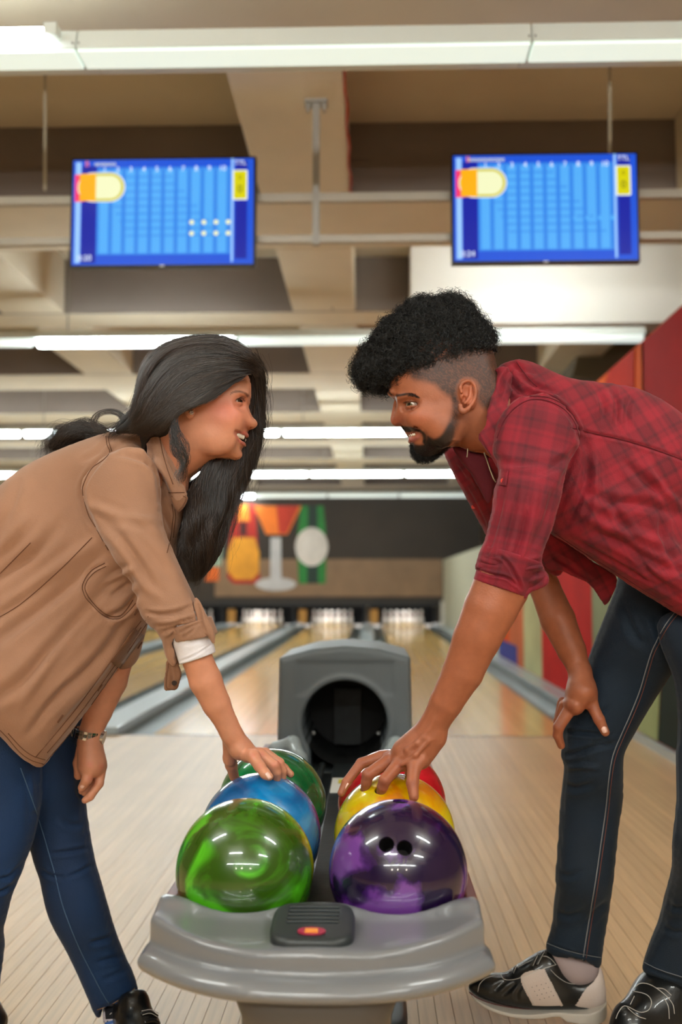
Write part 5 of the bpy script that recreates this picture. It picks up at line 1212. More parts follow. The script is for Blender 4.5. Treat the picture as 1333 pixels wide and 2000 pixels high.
# near arm (his left): shoulder to the yellow ball
bm_ += chain([(1060, 850, 1.80, .040), (1010, 1010, 1.745, .038), (980, 1120, 1.735, .040), (955, 1190, 1.735, .0425), (930, 1250, 1.74, .0400), (905, 1312, 1.75, .0350), (872, 1372, 1.762, .0285), (850, 1412, 1.772, .0245), (842, 1428, 1.777, .0240)], .004)
# elbow and forearm muscles, tendons and veins on the back of the hand
bm_ += [('+', Cap(A(985, 1150, 1.74), A(945, 1230, 1.73), .0425, .030), .02), ('+', Cap(A(842, 1428, 1.777), A(795, 1470, 1.79), .0255, .027, ((.3, 1, .3), 1.1)), .008), ('+', Cap(A(845, 1440, 1.775), A(822, 1480, 1.775), .0245, .020), .010),
   ('+', Cap(A(800, 1470, 1.80), A(757, 1482, 1.81), .018, .0115), .010), ('+', Cap(A(805, 1475, 1.785), A(770, 1488, 1.79), .018, .0115), .010), ('+', Cap(A(812, 1480, 1.77), A(787, 1494, 1.77), .018, .0115), .010)]
bm_ += chain([(757, 1478, 1.82, .0122), (745, 1479, 1.82, .0112), (706, 1491, 1.812, .0096), (677, 1528, 1.792, .0082), (667, 1549, 1.785, .0068)], .0025)
bm_ += chain([(768, 1485, 1.795, .0125), (758, 1487, 1.79, .0118), (719, 1513, 1.765, .0104), (716, 1528, 1.768, .0094), (714, 1540, 1.775, .0085)], .0025)
bm_ += chain([(787, 1492, 1.77, .0125), (778, 1494, 1.768, .0118), (752, 1524, 1.738, .0104), (748, 1536, 1.742, .0096), (745, 1546, 1.752, .0086)], .0025)
bm_ += chain([(822, 1485, 1.76, .0135), (809, 1499, 1.75, .0120), (806, 1530, 1.728, .0104), (809, 1556, 1.715, .0085)], .0035)
bm_ += chain([(815, 1470, 1.81, .015), (810, 1490, 1.845, .0125), (800, 1515, 1.872, .0100)], .006)
for p in ([(838,1434,1.755),(800,1462,1.765),(762,1482,1.785)], [(835,1440,1.752),(800,1470,1.757),(770,1488,1.772)], [(838,1446,1.75),(812,1475,1.748),(786,1493,1.754)], [(850,1405,1.748),(828,1440,1.752),(815,1452,1.752),(795,1465,1.758)]):
    bm_ += chain([(x, y, d, .0040) for x, y, d in p], .005)
# far arm (his right), hand on the knee
bm_ += chain([(945, 925, 2.08, .026), (1022, 1050, 2.15, .028), (1064, 1146, 2.175, .033), (1090, 1210, 2.15, .037), (1117, 1270, 2.13, .030), (1134, 1312, 2.115, .0225)], .004)
bm_ += [('+', Cap(A(1134, 1312, 2.115), A(1136, 1350, 2.10), .0225, .030, ((0, 1, 0), 1.5)), .01), ('+', Cap(A(1136, 1350, 2.10), A(1122, 1376, 2.092), .029, .022, ((0, 1, 0), 1.5)), .01), ('+', Cap(A(1145, 1340, 2.10), A(1158, 1376, 2.085), .018, .0125), .01)]
bm_ += chain([(1157, 1377, 2.085, .0125), (1171, 1405, 2.072, .0112), (1183, 1430, 2.068, .0088)], .004)
bm_ += chain([(1116, 1382, 2.088, .0135), (1092, 1420, 2.085, .0112), (1090, 1436, 2.092, .0098), (1097, 1456, 2.102, .0080)], .003)
bm_ += chain([(1104, 1378, 2.11, .0125), (1092, 1408, 2.115, .0105), (1090, 1428, 2.13, .0090)], .003)
bm_ += chain([(1100, 1372, 2.13, .0115), (1093, 1400, 2.14, .0098), (1094, 1418, 2.155, .0085)], .003)
# trunk and legs inside the clothes
bm_ += [('+', Cap(A(985, 830, 1.93), A(1120, 900, 1.95), .06, .085), .04), ('+', Cap(A(1120, 900, 1.95), A(1290, 1010, 2.0), .08, .075), .04), ('+', Cap(A(1290, 1010, 2.0), A(1325, 1130, 2.05), .070, .055), .04),
   ('+', Cap(A(1330, 1150, 2.12), A(1175, 1420, 2.16), .06, .045), .03), ('+', Cap(A(1175, 1420, 2.17), A(1130, 1830, 2.30), .045, .032), .02), ('+', Cap(A(1128, 1830, 2.32), A(1125, 1910, 2.32), .032, .028), .01)]
V, F = iso(Field(bm_), .0023)
N = normals(V, F); Q = to_px(V); SKM = rgb(164, 98, 68); C = np.tile(np.array(SKM), (len(V), 1)); isf = (Q[:, 1] < 905) & (Q[:, 0] < 1010)
def spot(cx, cy, rx, ry): return np.exp(-(((Q[:, 0]-cx)/rx)**2+((Q[:, 1]-cy)/ry)**2))
C = blend(C, isf*spot(820, 815, 26, 18), rgb(186, 106, 76), .6); C = blend(C, isf*spot(775, 822, 16, 12), rgb(160, 84, 66), .7); C = blend(C, isf*spot(798, 800, 14, 6), rgb(118, 66, 48), .6)
C = blend(C, isf*spot(914, 775, 20, 34), rgb(196, 112, 82), .7)
C = blend(C, isf*soft(V, [(796,846),(800,844.5),(812,843.5),(824,844),(822,848),(812,848.5),(803,849.5),(797,849)], 2), rgb(150, 82, 70), .6)
C = blend(C, isf*soft(V, [(799,852),(806,854),(814,851.5),(822,847),(820,855),(812,862),(805,864),(801,860)], 2), rgb(176, 104, 96), .85)
HB = rgb(24, 17, 15)
fade = [(800,722),(833,705),(876,690),(920,668),(965,668),(978,710),(985,760),(975,790),(950,800),(934,780),(934,752),(920,740),(905,741),(896,752),(893,770),(888,780),(882,776),(874,772),(862,764),(850,752),(828,744),(806,740)]
beard = [(884,775),(894,776),(897,800),(896,828),(888,850),(878,868),(862,884),(842,896),(822,900),(806,890),(801,876),(803,868),(812,872),(822,872),(832,862),(836,850),(830,842),(840,854),(852,856),(866,846),(878,824),(884,800)]
beard2 = [(803,866),(812,868),(828,868),(834,858),(836,852),(848,858),(864,850),(880,826),(888,840),(880,868),(850,900),(815,902),(798,880)]
must = [(784,832),(792,832.5),(806,834),(818,838),(830,845),(834,856),(831,866),(826,864),(826,852),(820,844.5),(808,843),(796,843.5),(789,840)]
nz = RNG.random(len(V))
C = blend(C, isf*soft(V, fade, 12), (.022, .014, .011), .90*np.clip(.72+.5*nz, 0, 1)[:, None]); C = blend(C, isf*soft(V, beard, 10), HB, .88*np.clip(.7+.5*nz, 0, 1)[:, None]); C = blend(C, isf*soft(V, beard2, 5), HB, .95); C = blend(C, isf*soft(V, must, 3), HB, .93)
C = blend(C, isf*soft(V, [(890,800),(925,800),(930,850),(905,872),(880,872)], 30), rgb(96, 60, 44), .35)
for b in ([(776,772.5),(783,772),(795,769.5),(808,771),(819,777)], [(757,760),(761,767),(765,771)]):
    d, p, _ = seg_dist(Q, spline(b, 4, False)); C = blend(C, isf*np.exp(-(d/(3.1-1.6*p))**4), HB, .95)
d, p, _ = seg_dist(Q, spline([(789, 787), (797, 784.4), (806, 784), (816, 788)], 4, False)); C = blend(C, isf*np.exp(-(d/1.5)**2), rgb(30, 18, 15), .9)
knu = np.zeros(len(V))
for x, y in ((706,1491),(719,1513),(752,1524),(806,1530),(758,1486),(780,1494),(1171,1405),(1092,1418),(1116,1384),(1154,1380)): knu = np.maximum(knu, np.exp(-((Q[:, 0]-x)**2+(Q[:, 1]-y)**2)/60))
C = blend(C, knu*~isf, rgb(140, 74, 54), .55); C = blend(C, (~isf)*spot(720, 1500, 90, 60), rgb(160, 92, 66), .5)
fastmesh('body', V, F, M_skinm, mo, C)
for s in (-1, 1): eye(A(806, 790.5, HM+s*EYM), mo, (-.62, -1, -.06), r=.0122, ir=mat('hazel_iris_%d' % s, rgb(96, 84, 60), .15, coat=1))
tp = []
for s in (-1, 1):
    for j in range(5): u = (j+.5)/5; tp.append(mhead.on(802+17*u, 849.5-2.5*u, .0055, s))
tooth_row(mo, tp, .0080, .0044, M_tooth)
nail(mo, A(1180, 1424, 2.0585)+np.array([.001, 0, 0]), (-.15, -1, .2), (.35, 0, -.9), .0062, .0078)
nail(mo, A(674, 1533, 1.785), (-.75, -.35, .5), (-.6, 0, -.8), .0052, .0062)
# ------------------------------------------------------------------ his hair and beard
M_curl = mat('black_curls', rgb(11, 10, 10), .45, spec=.6)
top = [(690,730),(694,712),(708,690),(718,676),(738,655),(746,634),(764,624),(782,612),(792,600),(806,590),(829,584),(850,588),(872,580),(890,580),(912,592),(926,608),(936,626),(950,636),(959,656),(957,676),(950,692),(925,698),(900,705),(876,713),(854,722),(833,728),(806,732),(785,742),(762,756),(744,764),(726,762),(706,756),(693,746)]
mtop = Pillow(top, [(800, 690, HM), (720, 720, HM), (900, 640, HM)], a=1.0, tmax=.098, h=.002, n=3)
mreg = Slab([(757,756),(770,747),(790,739),(806,733),(833,729),(860,719),(890,708),(925,697),(950,691),(975,690),(990,640),(960,570),(740,570),(660,640),(660,780),(740,775)], [(860, 700, HM)], .5, rim=.002, h=.002, n=3)
V, F = iso(Field([('+', Pillow(mface, [(860, 770, HM)], a=1.0, tmax=.097, h=.002, n=3, grow=.012), 0), ('&', mreg, .006), ('+', mtop, .012)]), .003)
Nn = normals(V, F); V = V-Nn*.006+Nn*(.005*(np.sin(V[:, 0]*210)*np.sin(V[:, 1]*190+1)*np.sin(V[:, 2]*200+2)))[:, None]
hr = fastmesh('hair', V, F, M_curl, mo); tag(hr, 'thick curly black hair swept forward')
def coils(base, nrm, count, R=(.003, .006), Ln=(.008, .018), turns=(1.2, 2.6), r=.00045, seg=20, droop=0):
    tt = np.linspace(0, 1, seg); idx = RNG.integers(0, len(base), count); nz_ = lambda a: a/np.maximum(np.linalg.norm(a, axis=-1, keepdims=True), 1e-9)
    p = base[idx]; d = nz_(nrm[idx]+RNG.normal(0, .45, (count, 3))); u = nz_(np.cross(d, RNG.normal(0, 1, (count, 3)))); b = np.cross(d, u)
    Rr = RNG.uniform(*R, count); L = RNG.uniform(*Ln, count); a = tt*RNG.uniform(*turns, count)[:, None]*6.283+RNG.random(count)[:, None]*6.28; g = np.minimum(tt*3, 1)*Rr[:, None]
    P = (p-d*.002)[:, None]+d[:, None]*(L[:, None]*tt)[..., None]+u[:, None]*(np.cos(a)*g)[..., None]+b[:, None]*(np.sin(a)*g)[..., None]
    T = nz_(np.gradient(P, axis=1)); U = nz_(np.cross(T, d[:, None]+.01)); B = np.cross(T, U); rr = (r*(1-.5*tt))[None, :, None]
    VV = np.stack([P+(U*math.cos(2.094*k)+B*math.sin(2.094*k))*rr for k in range(3)], 2)
    bs = (np.arange(count)*seg*3)[:, None, None]+(np.arange(seg-1)*3)[None, :, None]; k = np.arange(2)[None, None, :]; k2 = k+1
    return VV.reshape(-1, 3), np.stack([bs+k, bs+k2, bs+3+k2, bs+3+k], -1).reshape(-1, 4)
Qh = to_px(V); Nn = normals(V, F)
ok = (poly_sdf(Qh[:, 0], Qh[:, 1], spline(top, 3)) < 2) & (Nn[:, 1] < .6)
cv, cf = coils(V[ok], Nn[ok], 8500, R=(.0032, .0068), Ln=(.010, .026), turns=(1.2, 2.8), r=.0005, seg=16)
cu = fastmesh('curls', cv, cf, M_curl, hr); tag(cu, kind='stuff')
# beard hairs
bd = Field([('+', Pillow([(800,870),(803,866),(812,870),(824,868),(834,858),(850,862),(868,852),(882,832),(889,845),(882,868),(868,884),(852,897),(838,904),(822,905),(811,899),(803,888)], [(840, 880, HM)], a=.95, tmax=.05, h=.002, n=3), 0)])
V, F = iso(bd, .0025); Nb = normals(V, F)
br = fastmesh('beard', V-Nb*.0035, F, M_curl, mo); tag(br, 'short full black beard')
bb = Nb.copy(); bb[:, 2] -= .8; bb /= np.linalg.norm(bb, axis=1)[:, None]
Qb = to_px(V); okb = Nb[:, 1] < .5
b1 = coils(V[okb]-Nb[okb]*.003, bb[okb], 3600, R=(.0008, .0022), Ln=(.004, .0095), turns=(.5, 1.3), r=.00030, seg=7)
# moustache, brows and stubble hairs on the head surface
pts = []; nn = []
def scatter(poly, n, d, inset=.0008):
    p = np.array(spline(poly, 4)); lo, hi = p.min(0), p.max(0); q = lo+RNG.random((n*6, 2))*(hi-lo); q = q[poly_sdf(q[:, 0], q[:, 1], p) < 0][:n]
    D = np.stack([(q[:, 0]-666.5)/FPX, -(q[:, 1]-1000)/FPX, -np.ones(len(q))], 1) @ np.array(_R).T; Y = np.full(len(q), HM)
    for _ in range(9):
        X = D*(Y/D[:, 1])[:, None]+np.array(EYE); u = (X[:, 0]-mhead.lo[0])/mhead.h; v = (X[:, 2]-mhead.lo[1])/mhead.h; Y = .5*Y+.5*(samp(mhead.y, u, v)-samp(mhead.t, u, v)+inset)
    pts.extend(X); nn.extend(np.array(d)+RNG.normal(0, .15, (len(q), 3)))
scatter(must, 900, (.4, -.5, -.8)); scatter([(775,770),(786,769),(798,767),(811,769),(820,777),(808,774),(795,773.5),(780,775.5)], 420, (.75, -.5, .15), .0005)
scatter(beard, 1500, (.1, -.5, -.8))
b2 = coils(np.array(pts), np.array(nn), 2800, R=(.0003, .001), Ln=(.003, .006), turns=(.2, .6), r=.00024, seg=6)
cv = np.concatenate([b1[0], b2[0]]); cf = np.concatenate([b1[1], b2[1]+len(b1[0])])
bh = fastmesh('beard_hairs', cv, cf, M_curl, br); tag(bh, kind='stuff')
# ------------------------------------------------------------------ his clothes
def plaid(name, c, d, ang, sc):
    m = mat(name, c, .8, bump=(420, .35), sheen=.1); nt = m.node_tree; N = nt.nodes; L = nt.links; b = N['Principled BSDF']
    tc = N.new('ShaderNodeTexCoord'); mp = N.new('ShaderNodeMapping'); mp.inputs['Rotation'].default_value = (0, ang, 0); L.new(tc.outputs['Object'], mp.inputs[0])
    fac = []
    for ax, s_, th in (('X', sc, .3), ('Z', sc*.9, .3), ('X', sc*2.7, .72), ('Z', sc*2.4, .75)):
        w = N.new('ShaderNodeTexWave'); w.bands_direction = ax; w.inputs['Scale'].default_value = s_; w.inputs['Distortion'].default_value = .6; w.inputs['Detail Scale'].default_value = .5; L.new(mp.outputs[0], w.inputs[0])
        r = N.new('ShaderNodeMapRange'); r.inputs[1].default_value = th; r.inputs[2].default_value = th+.25; r.inputs[3].default_value = 0; r.inputs[4].default_value = .26 if s_ < sc*2 else .16; L.new(w.outputs['Fac'], r.inputs[0]); fac.append(r.outputs[0])
    s0 = fac[0]
    for f in fac[1:]: a = N.new('ShaderNodeMath'); a.operation = 'ADD'; L.new(s0, a.inputs[0]); L.new(f, a.inputs[1]); s0 = a.outputs[0]
    mx = N.new('ShaderNodeMix'); mx.data_type = 'RGBA'; mx.inputs[6].default_value = (*c, 1); mx.inputs[7].default_value = (*d, 1); L.new(s0, mx.inputs[0]); L.new(mx.outputs[2], b.inputs['Base Color'])
    return m
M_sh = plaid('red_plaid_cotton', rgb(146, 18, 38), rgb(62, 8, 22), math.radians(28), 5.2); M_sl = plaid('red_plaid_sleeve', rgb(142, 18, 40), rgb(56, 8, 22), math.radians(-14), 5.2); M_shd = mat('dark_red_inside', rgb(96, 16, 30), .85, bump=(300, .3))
M_sth = mat('dark_red_thread', rgb(96, 12, 26), .8); M_jeanm = mat('dark_denim', rgb(7, 30, 48), .8, noise=(6, .25), bump=(500, .5), sheen=.08)
mt = [(966,735),(975,716),(990,708),(1006,704),(1027,705),(1056,717),(1092,735),(1128,745),(1180,751),(1240,760),(1290,784),(1333,815),(1390,870),(1430,960),(1440,1100),(1420,1240),(1333,1204),(1290,1178),(1250,1154),(1201,1122),(1144,1084),(1105,1058),(1076,1040),(1070,1010),(1040,985),(1000,960),(960,935),(930,905),(938,895),(955,888),(966,870),(958,850),(950,820),(955,780)]
mtor = Pillow(mt, [(1020, 800, 1.92), (1200, 900, 1.96), (1380, 1050, 2.02), (1110, 1040, 1.93), (1300, 1170, 1.93)], a=.86, tmax=.17, h=.003, n=4)
msl = [(966,862),(972,830),(984,806),(1000,788),(1020,777),(1040,772),(1062,773),(1092,788),(1112,808),(1126,832),(1133,858),(1124,884),(1112,905),(1104,935),(1090,985),(1076,1035),(1064,1066),(1058,1092),(1062,1110),(1072,1124),(1070,1136),(1058,1146),(1040,1154),(1026,1170),(1016,1152),(985,1146),(955,1140),(926,1135),(928,1110),(937,1078),(946,1060),(954,1032),(963,992),(965,962),(974,930),(974,905),(964,885)]
mslv = Pillow(msl, [(1050, 840, 1.79), (1010, 1010, 1.745), (975, 1130, 1.735)], a=1.12, tmax=.095, h=.003, n=4)
mfar = [(868,884),(876,870),(890,864),(915,868),(955,885),(990,930),(1005,1000),(1030,1050),(1075,1080),(1100,1112),(1088,1126),(1060,1112),(1040,1120),(1000,1100),(968,1075),(948,1040),(926,1000),(908,965),(890,932)]
mflap = [(1040,1060),(1048,1032),(1075,1024),(1110,1050),(1150,1090),(1200,1120),(1206,1140),(1196,1165),(1184,1184),(1172,1170),(1158,1148),(1140,1134),(1118,1124),(1092,1114),(1070,1112)]
mcolr = [(966,722),(972,728),(968,744),(964,760),(958,775),(955,795),(946,808),(936,822),(934,834),(930,842),(934,856),(942,868),(950,880),(962,896),(972,914),(980,900),(984,870),(982,840),(990,800),(1000,760),(1000,730),(985,715)]
sf = Field([('+', mtor, 0), ('+', Pillow(mcolr, [(950, 830, 1.82), (975, 740, 1.86), (965, 900, 1.80)], a=.9, tmax=.022, h=.002, n=3), .006),
  ('+', Pillow(mfar, [(900, 920, 2.08), (1000, 1050, 2.13), (1080, 1100, 2.13)], a=1.35, tmax=.08, h=.003, n=4), .01),
  ('+', Pillow(mflap, [(1100, 1100, 2.06)], a=.4, tmax=.012, h=.003, n=4), .004),
  ('+', mslv, .010), ('-', Cap(A(985, 1110, 1.735), A(945, 1215, 1.735), .041, .044), .004), ('-', Fn(lambda P: np.maximum(-((P-A(975, 1130, 1.735))@np.array([-.35, 0, -.94])), np.linalg.norm(P-A(975, 1160, 1.735), axis=-1)-.09), A(975, 1160, 1.735), .09), .004),
  ('-', Fn(lambda P: np.linalg.norm((P-A(925, 840, HM))/np.array([1, 1.9, 1]), axis=-1)-.050, A(925, 840, HM), .11), .004),
  ])
V, F = iso(sf, .0033); V = relax(V, F, 2)
V = folds(V, F, [
  ([(1132,858),(1122,824),(1100,797),(1068,780),(1035,779),(1004,795),(982,822),(970,855)], 4.5, .0045), ([(1040,765),(1075,772),(1108,795),(1130,828),(1140,860)], 5, -.003),
  ([(1010,720),(1030,745),(1060,760),(1095,765)], 6, .004), ([(1010,735),(1040,758),(1070,768)], 5, -.004), ([(995,745),(1015,765),(1040,772)], 5, .004), ([(1000,710),(1020,722),(1050,728)], 5, .0035),
  ([(975,900),(1010,905),(1060,905),(1105,895)], 7, .003), ([(1120,880),(1095,905),(1060,920),(1010,930)], 7, .0035), ([(1128,870),(1110,915),(1092,960)], 6, .003),
  ([(985,945),(975,1000),(958,1060),(945,1090)], 6, .0035), ([(1010,960),(1000,1010),(985,1070),(975,1110)], 6, .0035), ([(1050,950),(1040,1010),(1025,1070),(1010,1110)], 7, -.004), ([(1085,950),(1070,1010),(1050,1060)], 7, .004), ([(1030,1000),(1020,1050),(1005,1100)], 5, .0035),
  ([(928,1094),(955,1106),(985,1112),(1010,1128)], 3.5, .005), ([(928,1112),(960,1122),(990,1126),(1014,1146)], 3, -.003), ([(975,1084),(996,1098),(1006,1120),(1016,1146)], 3, .005), ([(1058,1095),(1035,1100),(1020,1095)], 4, .005), ([(1065,1118),(1045,1122),(1030,1130)], 4, .006), ([(1060,1108),(1040,1108),(1020,1115)], 3.5, -.004),
  ([(1138,850),(1150,890),(1145,940),(1120,1000),(1095,1040)], 8, .005), ([(1150,880),(1165,930),(1160,1000),(1130,1050)], 8, -.004), ([(1165,760),(1180,790),(1178,820)], 6, .004), ([(1195,760),(1207,790),(1204,830)], 5, .004), ([(1235,770),(1225,800),(1228,835)], 6, .003),
  ([(1110,830),(1150,845),(1220,860),(1300,885),(1360,910)], 3, .0025), ([(1140,960),(1200,980),(1260,985),(1333,1010)], 9, .005), ([(1130,1000),(1190,1030),(1260,1050),(1340,1080)], 9, -.004), ([(1150,1040),(1210,1060),(1280,1100),(1340,1120)], 8, .005), ([(1220,900),(1260,940),(1300,960)], 8, .004),
  ([(1260,900),(1290,950),(1333,990)], 7, -.004), ([(1190,960),(1210,1010),(1250,1060)], 7, .004), ([(1290,1000),(1300,1060),(1333,1120)], 7, .0045), ([(1240,1080),(1280,1130),(1330,1160)], 6, .004), ([(1120,1050),(1180,1085),(1250,1125),(1340,1175)], 4, .003),
  ([(885,890),(905,940),(935,1000),(955,1040)], 5, .003), ([(905,885),(925,935),(950,985)], 5, -.003), ([(880,905),(900,925),(930,960)], 5, .003), ([(1080,1085),(1120,1110),(1170,1150)], 5, .004), ([(990,800),(975,830),(972,860)], 4, -.002), ([(1005,716),(985,740),(975,775),(966,800)], 4, .004)])
pc = inpoly(to_px(V), msl) & (V[:, 1] < 1.80)
sh = fastmesh('shirt', V, F, [M_sh, M_sl], mo); tag(sh, 'dark red plaid cotton shirt with rolled sleeves')
fi = pc[F].sum(1) >= 3; mi = np.zeros(len(F), np.int32); mi[fi] = 1; sh.data.polygons.foreach_set('material_index', mi)
stitched('seams', sh, [([(1133,862),(1124,828),(1103,800),(1070,783),(1036,781),(1006,797),(984,824),(972,856)], 1), ([(1134,850),(1128,824),(1108,796),(1074,777),(1036,774)], 1), ([(1078,1046),(1108,1066),(1150,1093),(1205,1128),(1255,1160),(1310,1192),(1345,1214)], 1), ([(1080,1038),(1112,1060),(1154,1087),(1210,1121),(1260,1153),(1315,1185)], 1),
   ([(1010,707),(1030,735),(1050,755)], 1), ([(1115,835),(1160,846),(1230,862),(1300,885),(1340,900)], 1), ([(928,1106),(955,1118),(990,1124)], 1), ([(958,778),(948,806),(938,826),(938,848),(948,868),(960,890)], 1)], .0008, M_sth, mo)
cd = A(974, 1152, 1.735)-A(1002, 1078, 1.735); cd /= np.linalg.norm(cd); c1 = np.array([cd[0], 0, cd[2]])+np.array([.0, 0, -.0]); pr = A(1025, 1168, 1.735)-A(925, 1134, 1.735); bn = np.array([pr[2], 0, -pr[0]]); bn = bn/np.linalg.norm(bn); pr2 = A(1060, 1112, 1.735)-A(937, 1074, 1.735); tn = np.array([-pr2[2], 0, pr2[0]]); tn = tn/np.linalg.norm(tn)
V, F = iso(Field([('+', Cap(A(1012, 1060, 1.735), A(962, 1185, 1.735), .0560, .0440), 0), ('-', Cap(A(1012, 1060, 1.735), A(962, 1185, 1.735), .0500, .0405), .002), ('&', Fn(lambda P: (P-A(975, 1151, 1.735))@bn, cd, 9), .003), ('&', Fn(lambda P: (P-A(1001, 1083, 1.735))@tn, cd, 9), .003)]), .0022)
V = relax(V, F, 1); V = folds(V, F, [([(930,1112),(960,1122),(990,1128),(1014,1146)], 2.5, .004), ([(978,1086),(996,1104),(1010,1130),(1018,1150)], 3, .004), ([(935,1092),(960,1098),(985,1100)], 4, .003)])
fastmesh('rolled_cuff', V, F, M_sl, mo)
V, F = iso(Field([('+', Pillow([(1014,1150),(1036,1146),(1056,1134),(1063,1124),(1070,1124),(1073,1134),(1068,1144),(1050,1152),(1036,1158),(1026,1170),(1018,1162)], [(1040, 1145, 1.715)], a=.8, tmax=.010, h=.0015, n=3), 0)]), .0018); fastmesh('cuff_fold', V, F, M_sl, mo)
for nm, x, y, dY in (('button', 983, 939, 1.685), ('button', 925, 990, 2.0)):
    me = sh.data; bv = BVHTree.FromPolygons([tuple(v.co) for v in me.vertices], [tuple(p.vertices) for p in me.polygons]); W0 = Vector(wloc(sh)); d = (at(x, y, 2.0)-Vector(EYE)).normalized(); h, n, _, _ = bv.ray_cast(Vector(EYE)-W0, d)
    if h: h = h+W0; MB().tube([h, h-d*.0022], [.0045, .0042], 16).build(nm, mat('red_button', rgb(214, 50, 40), .3), mo, bevel=.0004)
strip('sleeve_tab', sh, [(986,918),(984,930),(982,948)], 16, M_sl, mo, lift=.002)
# inner collar and necklace
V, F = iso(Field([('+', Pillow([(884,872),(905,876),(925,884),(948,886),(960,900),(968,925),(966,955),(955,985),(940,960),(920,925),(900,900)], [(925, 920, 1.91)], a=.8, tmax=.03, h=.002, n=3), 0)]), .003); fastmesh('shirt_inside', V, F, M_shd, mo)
ck = [A(946, 884, 1.865), A(952, 900, 1.86), A(958, 918, 1.85), A(964, 934, 1.845), A(969, 942, 1.845)]
MB().tube(ck, .0011, 6).build('neck_cord', mat('pale_cord', rgb(176, 160, 130), .7), mo, smooth=True); MB().tube([A(914, 876, 1.855), A(913.5, 886, 1.855), A(912.5, 893, 1.855)], .0009, 6).build('neck_cord', bpy.data.materials['pale_cord'], mo)
# jeans
jf_ = [(1200,1040),(1300,1080),(1420,1160),(1430,1240),(1380,1270),(1333,1284),(1300,1328),(1268,1378),(1236,1433),(1217,1469),(1215,1500),(1215,1560),(1206,1620),(1198,1700),(1188,1780),(1180,1830),(1175,1870),(1170,1890),(1140,1886),(1105,1876),(1075,1862),(1067,1850),(1072,1835),(1082,1800),(1086,1750),(1088,1700),(1092,1640),(1096,1580),(1100,1530),(1103,1500),(1097,1478),(1099,1466),(1101,1440),(1104,1410),(1118,1370),(1140,1325),(1149,1295),(1165,1249),(1190,1188),(1211,1125)]
jn_ = [(1420,1180),(1480,1250),(1500,1400),(1480,1600),(1460,1750),(1450,1850),(1440,1950),(1390,1950),(1360,1940),(1333,1933),(1300,1918),(1272,1906),(1256,1896),(1260,1880),(1274,1845),(1284,1822),(1293,1801),(1303,1752),(1310,1700),(1312,1650),(1322,1600),(1328,1540),(1326,1480),(1330,1420),(1320,1330),(1290,1250),(1300,1200)]
jn2 = Field([('+', Pillow(jf_, [(1330, 1180, 2.10), (1180, 1420, 2.17), (1140, 1650, 2.24), (1120, 1850, 2.31)], a=1.05, tmax=.13, h=.003, n=4), 0),
  ('+', Pillow(jn_, [(1400, 1250, 1.98), (1400, 1500, 2.04), (1380, 1900, 2.24)], a=1.0, tmax=.12, h=.003, n=4), .012), ('-', Cap(A(1122, 1868, 2.315), A(1120, 1920, 2.315), .045, .05), .003)])
V, F = iso(jn2, .0042); V = relax(V, F, 2)
V = folds(V, F, [([(1103,1432),(1135,1431),(1175,1436)], 4, .006), ([(1102,1476),(1130,1470),(1165,1458),(1200,1452)], 5, .006), ([(1104,1500),(1135,1497),(1170,1500)], 5, -.004), ([(1190,1380),(1172,1392),(1150,1396)], 4, .004), ([(1200,1430),(1180,1445),(1155,1450)], 4, .004), ([(1100,1530),(1125,1540),(1160,1530)], 6, .004),
  ([(1088,1700),(1110,1712),(1140,1700)], 6, .003), ([(1085,1780),(1110,1790),(1140,1780)], 6, .003), ([(1190,1760),(1165,1780),(1150,1800)], 6, .003), ([(1070,1842),(1100,1855),(1140,1866),(1172,1872)], 2.5, .0025), ([(1215,1180),(1240,1240),(1260,1260)], 8, .004), ([(1260,1200),(1280,1250),(1290,1290)], 8, -.004), ([(1258,1884),(1290,1900),(1333,1915)], 3, .0025), ([(1304,1760),(1320,1775),(1345,1770)], 5, .004), ([(1296,1810),(1320,1822),(1345,1815)], 5, .004)])
jm = fastmesh('jeans', V, F, M_jeanm, mo); tag(jm, 'dark navy denim jeans')
stitched('inseam', jm, [([(1325,1190),(1300,1222),(1275,1270),(1262,1310),(1250,1350),(1232,1395),(1214,1435),(1198,1475),(1190,1520),(1184,1580),(1174,1650),(1164,1720),(1154,1780),(1146,1830),(1138,1880)], 1)], .0011, mat('grey_thread', rgb(132, 136, 140), .8), mo)
stitched('inseam', jm, [([(1330,1194),(1305,1226),(1280,1274),(1267,1314),(1255,1354),(1237,1399),(1219,1439),(1203,1479),(1195,1524),(1189,1584),(1179,1654),(1169,1724),(1159,1784),(1151,1834),(1144,1882)], 1)], .0007, mat('rust_thread', rgb(130, 74, 60), .8), mo)
stitched('hem_stitching', jm, [([(1069,1842),(1100,1854),(1140,1864),(1174,1870)], 1), ([(1260,1880),(1290,1894),(1333,1908)], 1)], .0007, bpy.data.materials['grey_thread'], mo)
V, F = iso(Field([('+', Pillow([(1080,1850),(1168,1870),(1170,1890),(1166,1906),(1150,1920),(1120,1925),(1100,1912),(1086,1890)], [(1125, 1890, 2.31)], a=1.0, tmax=0, h=.002, n=4), 0)]), .003)
fastmesh('sock', V, F, mat('grey_sock', rgb(168, 152, 152), .9, bump=(700, .4)), mo)
